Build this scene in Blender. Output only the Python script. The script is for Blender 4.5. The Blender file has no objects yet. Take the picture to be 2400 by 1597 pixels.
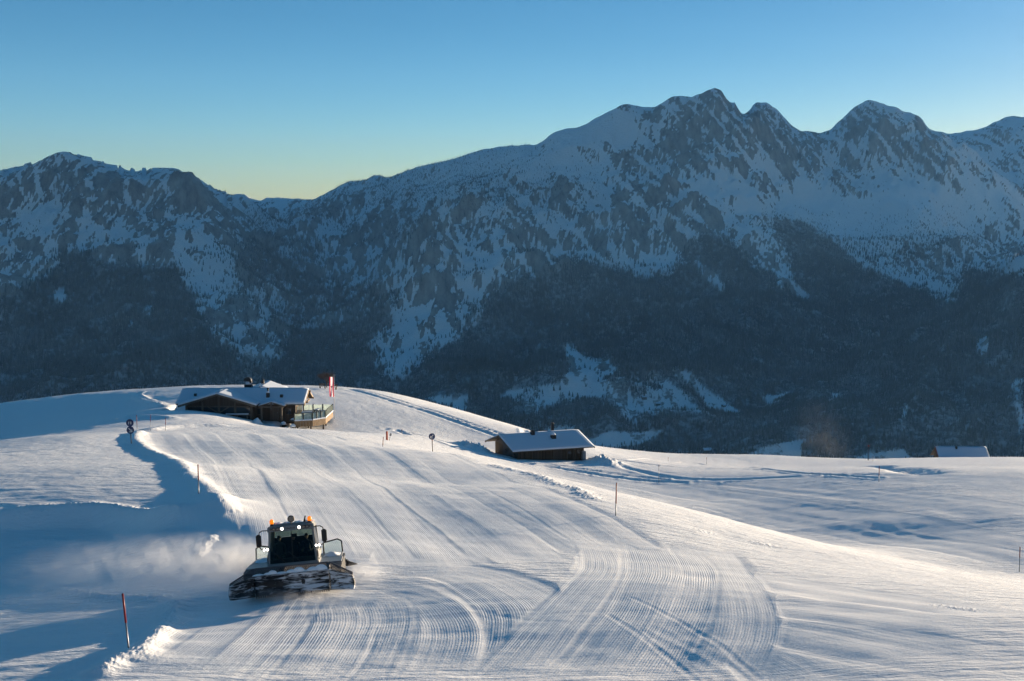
import bpy, bmesh, math, random
import numpy as np
from mathutils import Vector, Matrix, Quaternion

scene = bpy.context.scene
COL = scene.collection
R = math.radians

# ------------------------------------------------------------------ camera
FPX = 3000.0                      # focal length in photograph pixels (45 mm on 36 mm)
HORIZON = 570.0                   # photograph row of the horizon
KH = (HORIZON - 470.0) / FPX      # heights below were first noted for a horizon at row 470
PITCH = math.atan((798.5 - HORIZON) / FPX)
cam_d = bpy.data.cameras.new('camera')
cam_d.sensor_width = 36.0
cam_d.lens = 45.0
cam_d.clip_start = 0.5
cam_d.clip_end = 60000.0
cam = bpy.data.objects.new('camera', cam_d)
COL.objects.link(cam)
cam.location = (0, 0, 0)
cam.rotation_euler = (math.pi / 2 - PITCH, 0, 0)
scene.camera = cam

# ------------------------------------------------------------------ sky and sun
SUN_AZ = R(45.0)                  # to the right of the view direction (+Y)
SUN_EL = R(3.7)
world = bpy.data.worlds.new('World')
scene.world = world
world.use_nodes = True
wn = world.node_tree.nodes
wl = world.node_tree.links
wn.clear()
w_out = wn.new('ShaderNodeOutputWorld')
w_bg = wn.new('ShaderNodeBackground')
w_sky = wn.new('ShaderNodeTexSky')
w_sky.sky_type = 'NISHITA'
w_sky.sun_disc = False
w_sky.sun_elevation = SUN_EL
w_sky.sun_rotation = SUN_AZ
w_sky.altitude = 1700
w_sky.air_density = 1.0
w_sky.dust_density = 1.35
w_sky.ozone_density = 2.5
w_tc = wn.new('ShaderNodeTexCoord')
SKY_A, SKY_B, SKY_MAX, SKY_SAT = 0.42, 7.0, 4.0, 1.22
w_sep = wn.new('ShaderNodeSeparateXYZ'); wl.new(w_tc.outputs['Generated'], w_sep.inputs[0])
w_f = wn.new('ShaderNodeMath'); w_f.operation = 'MULTIPLY_ADD'; wl.new(w_sep.outputs[2], w_f.inputs[0]); w_f.inputs[1].default_value = SKY_B; w_f.inputs[2].default_value = SKY_A
w_c = wn.new('ShaderNodeClamp'); wl.new(w_f.outputs[0], w_c.inputs[0]); w_c.inputs[1].default_value = SKY_A; w_c.inputs[2].default_value = SKY_MAX
w_z = wn.new('ShaderNodeMath'); w_z.operation = 'MULTIPLY'; wl.new(w_sep.outputs[2], w_z.inputs[0]); wl.new(w_c.outputs[0], w_z.inputs[1])
w_cmb = wn.new('ShaderNodeCombineXYZ'); wl.new(w_sep.outputs[0], w_cmb.inputs[0]); wl.new(w_sep.outputs[1], w_cmb.inputs[1]); wl.new(w_z.outputs[0], w_cmb.inputs[2])
w_nrm = wn.new('ShaderNodeVectorMath'); w_nrm.operation = 'NORMALIZE'
wl.new(w_cmb.outputs[0], w_nrm.inputs[0])
wl.new(w_nrm.outputs[0], w_sky.inputs['Vector'])
w_hsv = wn.new('ShaderNodeHueSaturation'); w_hsv.inputs['Saturation'].default_value = SKY_SAT; w_hsv.inputs['Hue'].default_value = 0.492
wl.new(w_sky.outputs['Color'], w_hsv.inputs['Color'])
wl.new(w_hsv.outputs['Color'], w_bg.inputs['Color'])
wl.new(w_bg.outputs['Background'], w_out.inputs['Surface'])
w_bg.inputs['Strength'].default_value = 0.066

sun_d = bpy.data.lights.new('sun', 'SUN')
sun_d.energy = 4.3
sun_d.angle = R(0.5)
sun_d.color = (1.0, 0.81, 0.585)
sun = bpy.data.objects.new('sun', sun_d)
COL.objects.link(sun)
SUN_DIR = Vector((math.sin(SUN_AZ) * math.cos(SUN_EL), math.cos(SUN_AZ) * math.cos(SUN_EL), math.sin(SUN_EL)))
sun.rotation_euler = SUN_DIR.to_track_quat('Z', 'Y').to_euler()

scene.view_settings.view_transform = 'Standard'
scene.view_settings.look = 'None'
scene.view_settings.gamma = 1.0
scene.view_settings.use_curve_mapping = False
scene.view_settings.exposure = 1.95
scene.render.engine = 'CYCLES'
cy = scene.cycles
cy.max_bounces = 6
cy.diffuse_bounces = 3
cy.glossy_bounces = 2
cy.transmission_bounces = 6
cy.transparent_max_bounces = 8
cy.volume_bounces = 1
cy.use_denoising = True
try:
    cy.denoiser = 'OPENIMAGEDENOISE'
except Exception:
    pass
cy.caustics_reflective = False
cy.caustics_refractive = False
cy.sample_clamp_indirect = 8.0

# ------------------------------------------------------------------ picture geometry
CP, SP = math.cos(PITCH), math.sin(PITCH)

def ray(px, py):
    cx = (np.asarray(px, float) - 1200.0) / FPX
    cyy = -(np.asarray(py, float) - 798.5) / FPX
    return cx, SP * cyy + CP, CP * cyy - SP

def unproj(px, py, d):
    """world point seen at photograph pixel (px,py), d metres ahead"""
    dx, dy, dz = ray(px, py)
    s = d / dy
    return dx * s, dy * s, dz * s

def proj(x, y, z):
    f = y * CP - z * SP
    u = y * SP + z * CP
    f = np.maximum(f, 1e-3)
    return 1200.0 + FPX * x / f, 798.5 - FPX * u / f

# ------------------------------------------------------------------ noise
def _hash(ix, iy, seed):
    h = (ix.astype(np.int64) * 374761393 + iy.astype(np.int64) * 668265263 + seed * 1442695041) & 0xFFFFFFFF
    h = ((h ^ (h >> 13)) * 1274126177) & 0xFFFFFFFF
    return (h ^ (h >> 16)) & 0xFFFF

def perlin(x, y, seed=0):
    x = np.asarray(x, float); y = np.asarray(y, float)
    ix = np.floor(x); iy = np.floor(y)
    fx = x - ix; fy = y - iy
    ux = fx * fx * fx * (fx * (fx * 6 - 15) + 10)
    uy = fy * fy * fy * (fy * (fy * 6 - 15) + 10)
    def g(ax, ay, dx, dy):
        a = _hash(ax, ay, seed) * (2 * np.pi / 65536.0)
        return np.cos(a) * dx + np.sin(a) * dy
    n00 = g(ix, iy, fx, fy); n10 = g(ix + 1, iy, fx - 1, fy)
    n01 = g(ix, iy + 1, fx, fy - 1); n11 = g(ix + 1, iy + 1, fx - 1, fy - 1)
    a = n00 + ux * (n10 - n00); b = n01 + ux * (n11 - n01)
    return (a + uy * (b - a)) * 1.41

def fbm(x, y, octv=5, seed=0, gain=0.5, lac=2.03):
    s = 0.0; a = 1.0; t = 0.0
    for i in range(octv):
        s = s + a * perlin(x, y, seed + i * 17); t += a
        a *= gain; x = x * lac + 11.3; y = y * lac - 7.7
    return s / t

def ridged(x, y, octv=6, seed=0, gain=0.55, lac=2.07):
    s = 0.0; a = 1.0; t = 0.0; w = 1.0
    for i in range(octv):
        n = 1.0 - np.abs(perlin(x, y, seed + i * 23)); n = n * n * w
        s = s + a * n; t += a
        w = np.clip(n * 1.6, 0, 1)
        a *= gain; x = x * lac + 3.1; y = y * lac + 5.9
    return s / t

def sstep(a, b, v):
    t = np.clip((v - a) / (b - a), 0, 1)
    return t * t * (3 - 2 * t)

class TPS:
    """thin plate spline through scattered points"""
    def __init__(self, x, y, v, smooth=0.0, scale=1.0):
        self.sc = scale
        self.x = np.asarray(x, float) / scale; self.y = np.asarray(y, float) / scale
        n = len(self.x)
        r2 = (self.x[:, None] - self.x[None]) ** 2 + (self.y[:, None] - self.y[None]) ** 2
        K = 0.5 * r2 * np.log(r2 + 1e-12) + smooth * np.eye(n)
        P = np.c_[np.ones(n), self.x, self.y]
        A = np.block([[K, P], [P.T, np.zeros((3, 3))]])
        self.w = np.linalg.solve(A, np.r_[np.asarray(v, float), 0, 0, 0])
    def __call__(self, x, y):
        x = np.asarray(x, float) / self.sc; y = np.asarray(y, float) / self.sc
        out = self.w[-3] + self.w[-2] * x + self.w[-1] * y
        for i in range(len(self.x)):
            r2 = (x - self.x[i]) ** 2 + (y - self.y[i]) ** 2
            out = out + self.w[i] * 0.5 * r2 * np.log(r2 + 1e-12)
        return out

def in_poly(px, py, poly):
    px = np.asarray(px); py = np.asarray(py)
    c = np.zeros(px.shape, bool)
    n = len(poly); j = n - 1
    for i in range(n):
        xi, yi = poly[i]; xj, yj = poly[j]
        if yi != yj:
            c ^= ((yi > py) != (yj > py)) & (px < (xj - xi) * (py - yi) / (yj - yi) + xi)
        j = i
    return c

def poly_dist(x, y, pts, reach):
    """distance, signed distance and run along a polyline (only near it)"""
    x = np.asarray(x, float); y = np.asarray(y, float)
    best = np.full(x.shape, 1e9); sg = np.zeros(x.shape); al = np.zeros(x.shape)
    run = 0.0
    for (x0, y0), (x1, y1) in zip(pts[:-1], pts[1:]):
        L = math.hypot(x1 - x0, y1 - y0)
        if L < 1e-6:
            continue
        m = np.nonzero((x > min(x0, x1) - reach) & (x < max(x0, x1) + reach) & (y > min(y0, y1) - reach) & (y < max(y0, y1) + reach))
        if len(m[0]):
            xx = x[m]; yy = y[m]
            tx, ty = (x1 - x0) / L, (y1 - y0) / L
            a = (xx - x0) * tx + (yy - y0) * ty
            ac = np.clip(a, 0, L)
            ddx = xx - x0 - ac * tx; ddy = yy - y0 - ac * ty
            d = np.hypot(ddx, ddy)
            s = np.where((xx - x0) * ty - (yy - y0) * tx >= 0, d, -d)
            up = d < best[m]
            ii = tuple(q[up] for q in m)
            best[ii] = d[up]; sg[ii] = s[up]; al[ii] = run + ac[up]
        run += L
    return best, sg, al

def smooth_line(pts, n=10):
    """Catmull-Rom through the given points"""
    P = [np.array(p, float) for p in pts]
    P = [2 * P[0] - P[1]] + P + [2 * P[-1] - P[-2]]
    out = []
    for i in range(1, len(P) - 2):
        for k in range(n):
            t = k / n
            out.append(0.5 * (2 * P[i] + (P[i + 1] - P[i - 1]) * t + (2 * P[i - 1] - 5 * P[i] + 4 * P[i + 1] - P[i + 2]) * t * t + (3 * P[i] - P[i - 1] - 3 * P[i + 1] + P[i + 2]) * t ** 3))
    out.append(P[-2])
    return out
# ------------------------------------------------------------------ near terrain
GC = [  # photograph column, row, metres ahead: heights of the near snow slope
 (50,1597,39.5),(290,1528,42.5),(700,1597,38.9),(1200,1597,38.2),(1700,1597,36.8),(2300,1597,34.2),
 (0,1500,47.5),(0,1400,58),(200,1400,57),(420,1400,55),(0,1310,67),(200,1310,66.5),(400,1310,64),
 (560,1420,51.6),(695,1395,52.6),(950,1400,51.5),(1200,1400,50.8),(1450,1400,50.5),(1700,1400,49.7),(2100,1420,47.0),(2400,1445,43.5),
 (1000,1250,70),(1200,1270,67.5),(1443,1210,77),(1600,1240,76),(1700,1268,75),(2000,1315,73),(2400,1372,71),
 (600,1200,72),(600,1290,62),(545,1200,70.5),(466,1160,73),(800,1200,74.5),
 (800,1100,107),(1000,1130,100),(1200,1130,100),(1330,1150,90),(600,1090,107),(430,1090,98),
 (400,1045,135),(306,1045,133),(1014,1060,157),(600,1010,170),(450,1008,165),(740,1012,172),(880,1030,172),(1100,1074,128),(1250,1112,107),
 (640,990,204),(570,985,199),(735,1013,201),(470,967,197),(350,962,206),(780,1016,199),(395,950,214),(640,1000,187),(820,960,222),
 (650,905,258),(450,906,252),(300,917,246),(150,935,243),(0,957,240),(900,917,256),(1000,945,246),(1100,972,240),(1250,1018,228),
 (1150,1062,203),(1290,1078,196),(1370,1082,196),(1390,1056,224),(1100,1050,205),(960,1020,196),
 (1300,1118,180),(1430,1122,182),(1500,1164,166),(1600,1190,153),(1600,1132,180),(1600,1223,141),(1800,1255,128),
 (2000,1112,176),(2000,1170,150),(2000,1230,130),(2000,1280,117),
 (2400,1345,97),(2400,1293,105.5),(2400,1209,124),(2400,1150,143),(2400,1106,163),
 (1450,1072,250),(1700,1079,278),(2000,1075,295),(2200,1076,303),(2400,1077,303),
 (0,1190,77),(430,1182,74),(0,1100,103),(200,1090,104),(0,1047,131),(200,1024,138),(0,1037,207),(100,1005,209),(200,985,210),
]
_g = np.array([unproj(*c) for c in GC])
_ex = np.array([  # beyond the frame and behind the crest, so the hill closes naturally
 (0,0,-3.2),(-30,2,-4),(30,2,-3.5),(0,22,-10.5),(-22,22,-11),(22,22,-10.8),(60,30,-14),(-60,40,-19),(0,-60,8),(90,60,-22),(-90,90,-27),
 (-40,300,-50),(-120,300,-52),(60,300,-60),(-200,230,-60),(-160,150,-48),(160,150,-44),(190,260,-62),(60,420,-115),(-60,420,-110),(180,420,-118),(-200,420,-130),(300,300,-85),(260,140,-60),(0,600,-205),(200,650,-220),(-300,600,-225),
])
_ex = _ex.astype(float); _ex[:, 2] += KH * _ex[:, 1]
_g = np.vstack([_g, _ex])
g_base = TPS(_g[:, 0], _g[:, 1], _g[:, 2], smooth=0.0004, scale=50.0)

def hit(px, py, f=g_base, r0=30.0, r1=420.0):
    """first point of the ground seen at a photograph pixel"""
    dx, dy, dz = ray(px, py)
    t = np.geomspace(r0, r1, 900)
    h = f(dx * t, dy * t)
    below = np.nonzero(dz * t < h)[0]
    i = below[0] if len(below) else len(t) - 1
    lo, hi = t[max(i - 1, 0)], t[i]
    for _ in range(18):
        m = 0.5 * (lo + hi)
        if dz * m < float(f(np.array([dx * m]), np.array([dy * m]))[0]): hi = m
        else: lo = m
    return dx * hi, dy * hi

def trace(pts, n=8):
    g = [hit(*p) for p in pts]
    return [tuple(p) for p in smooth_line(g, n)]

# passes of the groomer, oldest first: centre line in the photograph, width in metres
PASSES = [
 ([(1300,1100),(1600,1150),(2000,1215),(2400,1290)], 9), ([(1330,1125),(1600,1180),(2000,1250),(2400,1320)], 6),
 ([(1350,1100),(1700,1125),(2100,1165),(2400,1210)], 9), ([(1500,1112),(1900,1120),(2400,1130)], 9),
 ([(380,1010),(440,1060),(500,1130),(548,1200),(575,1290)], 6), ([(460,1010),(540,1062),(612,1130),(672,1210),(705,1300)], 5),
 ([(640,1015),(760,1080),(880,1165),(970,1260),(1040,1350)], 6),([(820,1032),(980,1090),(1150,1165),(1300,1240),(1450,1310)], 6),
 ([(540,1012),(640,1075),(740,1160),(810,1250),(860,1330)], 5),([(740,1020),(880,1085),(1010,1160),(1130,1240),(1250,1330)], 5),
 ([(920,1045),(1070,1092),(1220,1150),(1370,1225),(1500,1300)], 5),
 ([(1600,1330),(2000,1395),(2400,1470)], 5),([(1700,1480),(1860,1550),(1990,1620)], 4.5),([(1690,1440),(2000,1500),(2400,1580)], 5),([(1680,1400),(2000,1440),(2400,1510)], 4.5),
 ([(860,1350),(1000,1375),(1100,1430),(1120,1500),(1080,1610)], 4.6),([(900,1320),(1100,1345),(1230,1410),(1260,1490),(1220,1610)], 4.6),
 ([(780,1372),(905,1395),(970,1440),(985,1500),(930,1610)], 4.6),
 ([(250,1610),(420,1515),(540,1440),(640,1380)], 4.6),([(420,1620),(560,1515),(640,1440),(700,1378)], 4.4),
 ([(560,1620),(670,1520),(735,1430),(775,1365)], 4.4),([(745,1620),(815,1530),(850,1455),(830,1390)], 4.0),
 ([(1640,1280),(1690,1380),(1690,1490),(1600,1620)], 4.2),([(1440,1270),(1465,1335),(1400,1420),(1330,1510),(1240,1620)], 4.6),
 ([(1540,1270),(1570,1335),(1545,1420),(1490,1510),(1400,1620)], 4.4),
]
PASS_G = [(trace(p), w) for p, w in PASSES]
# banks of ploughed snow: (line, height, half width, roughness)
BANKS = [
 ([(330,1014),(318,1030),(335,1050),(390,1076),(440,1110),(490,1150),(520,1190),(535,1205)], .34, .9, .2),
 ([(200,1597),(270,1555),(335,1525),(380,1480),(405,1425),(412,1405)], .24, .55, .3),
 ([(458,1322),(475,1288),(502,1246)], .28, .55, .4),
 ([(0,1358),(80,1366),(150,1380),(230,1398),(330,1402),(412,1404)], .16, .55, .5),
 ([(0,1248),(60,1232),(130,1230),(200,1236),(330,1242),(470,1246)], .16, .5, .3),
 ([(0,1298),(150,1302),(330,1306)], .10, .5, .25),
 ([(0,1192),(120,1186),(250,1184),(380,1192),(470,1204)], .22, .7, .5),
 ([(255,992),(290,980),(360,978),(430,985)], .35, 1.4, .3),
 ([(340,1010),(400,1003),(480,1000),(560,1001)], .35, 1.2, .3),
 ([(320,930),(345,945),(385,955)], .5, 1.2, .3),
 ([(1060,1043),(1100,1050),(1140,1062)], 1.1, 1.8, .8),
 ([(1390,1075),(1430,1086),(1480,1095)], .9, 2.2, 1.0),
 ([(1500,1222),(1600,1238),(1700,1262),(1850,1290),(2000,1312),(2150,1334)], .06, .8, 2.2),
 ([(2000,1398),(2150,1414),(2280,1428),(2420,1446)], .03, .4, 2.5),
 ([(1150,1090),(1280,1122),(1400,1180)], .18, .8, 1.0),
 ([(2050,1092),(2120,1098),(2200,1112)], -.9, 2.6, .5),
]
BANK_G = [(trace(p), h, w, q) for p, h, w, q in BANKS]
# ruts pressed into the snow: (line, depth, half width)
RUTS = [
 ([(820,914),(900,935),(1000,965),(1090,996),(1170,1024)], .35, .7), ([(830,912),(920,934),(1020,964),(1110,996),(1180,1020)], .35, .5),
 ([(930,1008),(1060,1048),(1180,1078),(1300,1096),(1450,1118),(1600,1130)], .30, .55), ([(900,1004),(1040,1036),(1160,1072),(1280,1088),(1420,1106),(1560,1122)], .25, .45),
 ([(1420,1082),(1480,1098),(1580,1118),(1720,1124),(1860,1118)], .30, .8), ([(1430,1074),(1560,1092),(1760,1100),(1900,1112),(2060,1120)], .25, .5),
 ([(1480,1078),(1620,1085),(1800,1100),(1990,1118)], .2, .5), ([(1700,1130),(1900,1118),(2050,1112)], .2, .4),
 ([(1425,1440),(1500,1490),(1580,1550),(1650,1610)], .10, .10), ([(1480,1400),(1580,1450),(1680,1510),(1780,1590)], .09, .10),
 ([(1500,1480),(1600,1530),(1680,1580),(1740,1620)], .06, .16), ([(1530,1470),(1630,1520),(1720,1570),(1790,1620)], .06, .16),
 ([(820,1370),(1000,1400),(1200,1450),(1320,1460)], .08, .18), ([(1010,1230),(1040,1262),(1120,1310),(1300,1360)], .10, .22),
 ([(330,918),(318,930),(340,940),(380,950)], .3, .4), ([(1228,1008),(1232,1022)], .4, .5),
 ([(700,1400),(660,1480),(590,1560),(540,1610)], .06, .14), ([(760,1390),(700,1500),(600,1610)], .06, .10), ([(880,1470),(860,1540),(800,1610)], .06, .10),
 ([(2060,1560),(2200,1520),(2400,1480)], .05, .08),
]
RUT_G = [(trace(p), h, w) for p, h, w in RUTS]

STEPS = [([(-150,1202),(0,1193),(120,1187),(250,1185),(380,1192),(470,1204),(560,1222)], 0.95, 1.7), ([(-100,1535),(0,1528),(120,1510),(240,1497),(330,1475)], -0.0, 1.0)]
STEP_G = [(trace(p), h, w) for p, h, w in STEPS]

PADS = [(-44.5, 210.0, 10.5, 5.2, 0.0, -35.45 + KH * 206, 2.2), (-36.6, 204.0, 3.2, 3.0, 0.0, -35.75 + KH * 206, 2.0), (-32.3, 205.8, 3.2, 4.5, 0.0, -36.75 + KH * 206, 3.0), (3.7, 201.2, 6.2, 5.6, R(24), -39.7 + KH * 197, 2.0)]

def pass_uv(x, y):
    """cross and along coordinate of the latest groomer pass, its edge windrows, and whether groomed"""
    u = np.zeros(x.shape); v = np.zeros(x.shape); gm = np.zeros(x.shape); fine = np.zeros(x.shape); rel = np.zeros(x.shape)
    for i, (pts, w) in enumerate(PASS_G):
        d, s, a = poly_dist(x, y, pts, w * 1.2)
        h = w * 0.5 + 0.12 * perlin(a * 0.15, a * 0 + i * 3.3, 5)
        near = d < w
        if not near.any(): continue
        L = a[near].max()
        m = near & (d < h) & (a > 0.01) & (a < L - 0.01)
        u[m] = s[m] + i * 13.7; v[m] = a[m] + i * 31.0
        fade = sstep(0, 7, a) * sstep(0, 7, L - a)
        k = np.where(near, sstep(h + 0.25, h - 0.45, d), 0) * sstep(0, 5, a) * sstep(0, 5, L - a)
        ui = s + i * 13.7; vi = a + i * 31.0
        nm = np.nonzero(k > 0)
        own = 0.008 * fbm(ui[nm] / 0.32, vi[nm] / 22.0, 3, 31) + 0.046 * perlin(ui[nm] / 2.1, vi[nm] / 40.0, 37)
        rel[nm] = rel[nm] * (1 - k[nm]) + own * k[nm]
        gm[nm] = np.maximum(gm[nm], k[nm])
        fine = np.where(m, fade * (0.5 if w == 4.2 else 1.0), fine)
        seam = np.where(near & (a > 0.01) & (a < L - 0.01), np.exp(-((d - h) / 0.14) ** 2), 0)
        fine = fine * (1 - seam)
        # a thin windrow left where the blade's edge passed
        rel = rel + 0.0045 * fade * np.exp(-((d - h + 0.2) / 0.10) ** 2) * (0.6 + 0.8 * perlin(a * 0.2, a * 0 + i, 9)) * near
    return u, v, gm, fine, rel

def ground_parts(x, y):
    z = g_base(x, y)
    r = np.hypot(x, y)
    u, v, gm, fine, rel = pass_uv(x, y)
    # long soft undulations, wind ripples off the piste, streaks along each pass
    z = z + 0.35 * fbm(x / 38.0, y / 38.0, 3, 3) * sstep(40, 90, r)
    z = z + 0.10 * fbm(x / 9.0, y / 9.0, 3, 8)
    wind = fbm(x / 3.4 + 0.3 * y, y / 1.1, 4, 21)
    z = z + (1 - gm) * 0.045 * wind
    z = z + rel
    # low drifts that the wind laid across the slope
    z = z + 0.048 * fbm(x / 9.0 + 0.12 * y, y / 1.7 - 0.10 * x, 3, 44) * (0.5 + perlin(x / 19.0, y / 19.0, 46))
    for i, (pts, h, w) in enumerate(STEP_G):
        d, sd, a = poly_dist(x, y, pts, w * 14)
        m = (d < w * 14) & (sd > 0)
        if m.any():
            L = a[m].max()
            tip = sstep(0, 4, a[m] + 4 * (i == 0)) * sstep(0, 9, L - a[m])
            z[m] -= h * tip * sstep(0, w, sd[m]) * sstep(w * 14, w * 4, sd[m])
    z = z + 0.03 * fbm(x / 2.2, y / 2.2, 2, 77)
    for cx, cyy, hx, hy, rot, lev, soft in PADS:
        c, s_ = math.cos(rot), math.sin(rot)
        lx = (x - cx) * c + (y - cyy) * s_; ly = -(x - cx) * s_ + (y - cyy) * c
        out = np.hypot(np.maximum(np.abs(lx) - hx, 0), np.maximum(np.abs(ly) - hy, 0))
        k = sstep(soft, 0.0, out)
        z = z + (np.minimum(z, lev) - z) * k
    for i, (pts, h, w, q) in enumerate(BANK_G):
        d, s, a = poly_dist(x, y, pts, w * 3.5)
        m = d < w * 3.4
        if not m.any(): continue
        L = a[m].max()
        tip = sstep(0, w * 2.5, a[m]) * sstep(0, w * 2.5, L - a[m])
        if q > 2: tip = tip * sstep(-0.1, 0.35, perlin(a[m] / 3.0, a[m] * 0 + i, 47))
        xx = x[m]; yy = y[m]
        wob = 1 + 0.45 * perlin(a[m] / (w * 1.6), a[m] * 0 + i * 1.7, 41)
        shape = np.exp(-(d[m] / (w * wob)) ** 2)
        lump = q * (np.abs(fbm(xx / (0.30 * w), yy / (0.38 * w), 5, 51 + i, 0.6)) * 1.9 - 0.35)
        z[m] += tip * h * shape * (1 + lump)
    for i, (pts, h, w) in enumerate(RUT_G):
        d, s, a = poly_dist(x, y, pts, w * 4)
        m = d < w * 3.5
        if not m.any(): continue
        k = d[m] / w
        jit = 0.6 + 0.7 * np.abs(perlin(a[m] / (w * 1.2), a[m] * 0 + i, 61))
        z[m] += (0.09 if w < 0.3 else 0.8) * jit * h * (-np.exp(-k * k) + 0.55 * np.exp(-((k - 1.9) / 0.7) ** 2))
    return z, u, v, fine, gm

def ground_z(x, y):
    return float(ground_parts(np.array([float(x)]), np.array([float(y)]))[0][0])

def fan_mesh(name, th, rr, zfun, attrs):
    """ground sheet on rays from a point; dense where it is near"""
    T, Q = np.meshgrid(th, rr)
    x = Q * np.sin(T); y = Q * np.cos(T)
    return grid_mesh(name, x, y, *zfun(x, y), attrs=attrs)

def grid_mesh(name, x, y, z, *data, attrs=()):
    nr, nc = x.shape
    me = bpy.data.meshes.new(name)
    co = np.stack([x, y, z], -1).reshape(-1, 3).astype(np.float32)
    idx = np.arange(nr * nc).reshape(nr, nc)
    q = np.stack([idx[:-1, :-1], idx[:-1, 1:], idx[1:, 1:], idx[1:, :-1]], -1).reshape(-1, 4)
    me.vertices.add(len(co)); me.vertices.foreach_set('co', co.ravel())
    me.loops.add(q.size); me.loops.foreach_set('vertex_index', q.ravel().astype(np.int32))
    me.polygons.add(len(q))
    me.polygons.foreach_set('loop_start', np.arange(0, q.size, 4, dtype=np.int32))
    me.polygons.foreach_set('loop_total', np.full(len(q), 4, np.int32))
    me.polygons.foreach_set('use_smooth', np.ones(len(q), bool))
    for a, d in zip(attrs, data):
        at = me.attributes.new(a, 'FLOAT', 'POINT')
        at.data.foreach_set('value', np.ascontiguousarray(d, dtype=np.float32).ravel())
    me.update()
    o = bpy.data.objects.new(name, me)
    COL.objects.link(o)
    return o

# ------------------------------------------------------------------ material helpers
class MatB:
    def __init__(self, name):
        self.m = bpy.data.materials.new(name); self.m.use_nodes = True
        self.nt = self.m.node_tree; self.nt.nodes.clear()
        self.out = self.n('ShaderNodeOutputMaterial')
    def n(self, t, **kw):
        nd = self.nt.nodes.new(t)
        for k, v in kw.items():
            if k.startswith('i_'):
                nd.inputs[k[2:].replace('_', ' ')].default_value = v
            else:
                setattr(nd, k, v)
        return nd
    def l(self, a, b): self.nt.links.new(a, b)
    def math(self, op, a, b=None, c=None, clamp=False):
        nd = self.n('ShaderNodeMath', operation=op, use_clamp=clamp)
        for i, v in enumerate((a, b, c)):
            if v is None: continue
            if isinstance(v, (int, float)): nd.inputs[i].default_value = v
            else: self.l(v, nd.inputs[i])
        return nd.outputs[0]
    def mixc(self, f, a, b):
        nd = self.n('ShaderNodeMix', data_type='RGBA')
        for s, v in ((nd.inputs[0], f), (nd.inputs[6], a), (nd.inputs[7], b)):
            if isinstance(v, (int, float)): s.default_value = v
            elif isinstance(v, (tuple, list)): s.default_value = (*v, 1) if len(v) == 3 else v
            else: self.l(v, s)
        return nd.outputs[2]
    def attr(self, name):
        nd = self.n('ShaderNodeAttribute', attribute_name=name); return nd.outputs['Fac']
    def comb(self, x, y, z=0.0):
        nd = self.n('ShaderNodeCombineXYZ')
        for i, v in enumerate((x, y, z)):
            if isinstance(v, (int, float)): nd.inputs[i].default_value = v
            else: self.l(v, nd.inputs[i])
        return nd.outputs[0]
    def noise(self, vec, scale, detail=3.0, rough=0.55, dist=0.0):
        nd = self.n('ShaderNodeTexNoise'); nd.inputs['Scale'].default_value = scale
        nd.inputs['Detail'].default_value = detail; nd.inputs['Roughness'].default_value = rough
        nd.inputs['Distortion'].default_value = dist
        if vec is not None: self.l(vec, nd.inputs['Vector'])
        return nd.outputs[0]
    def ramp(self, f, stops):
        nd = self.n('ShaderNodeValToRGB')
        els = nd.color_ramp.elements
        while len(els) < len(stops): els.new(0.5)
        for e, (p, c) in zip(els, stops):
            e.position = p; e.color = (c, c, c, 1) if isinstance(c, (int, float)) else (*c, 1)
        self.l(f, nd.inputs[0]); return nd.outputs[0]
    def bump(self, h, dist, strength=1.0, nrm=None):
        nd = self.n('ShaderNodeBump'); nd.inputs['Distance'].default_value = dist; nd.inputs['Strength'].default_value = strength
        self.l(h, nd.inputs['Height'])
        if nrm is not None: self.l(nrm, nd.inputs['Normal'])
        return nd.outputs[0]
    def bsdf(self, col, rough=0.7, metal=0.0, nrm=None, spec=0.3, **kw):
        nd = self.n('ShaderNodeBsdfPrincipled')
        for s, v in ((nd.inputs['Base Color'], col), (nd.inputs['Roughness'], rough), (nd.inputs['Metallic'], metal)):
            if isinstance(v, (int, float)): s.default_value = v
            elif isinstance(v, (tuple, list)): s.default_value = (*v, 1) if len(v) == 3 else v
            else: self.l(v, s)
        nd.inputs['Specular IOR Level'].default_value = spec
        for k, v in kw.items():
            nd.inputs[k.replace('_', ' ')].default_value = v
        if nrm is not None: self.l(nrm, nd.inputs['Normal'])
        self.l(nd.outputs[0], self.out.inputs['Surface'])
        return nd
    def pos(self):
        return self.n('ShaderNodeNewGeometry').outputs['Position']

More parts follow.
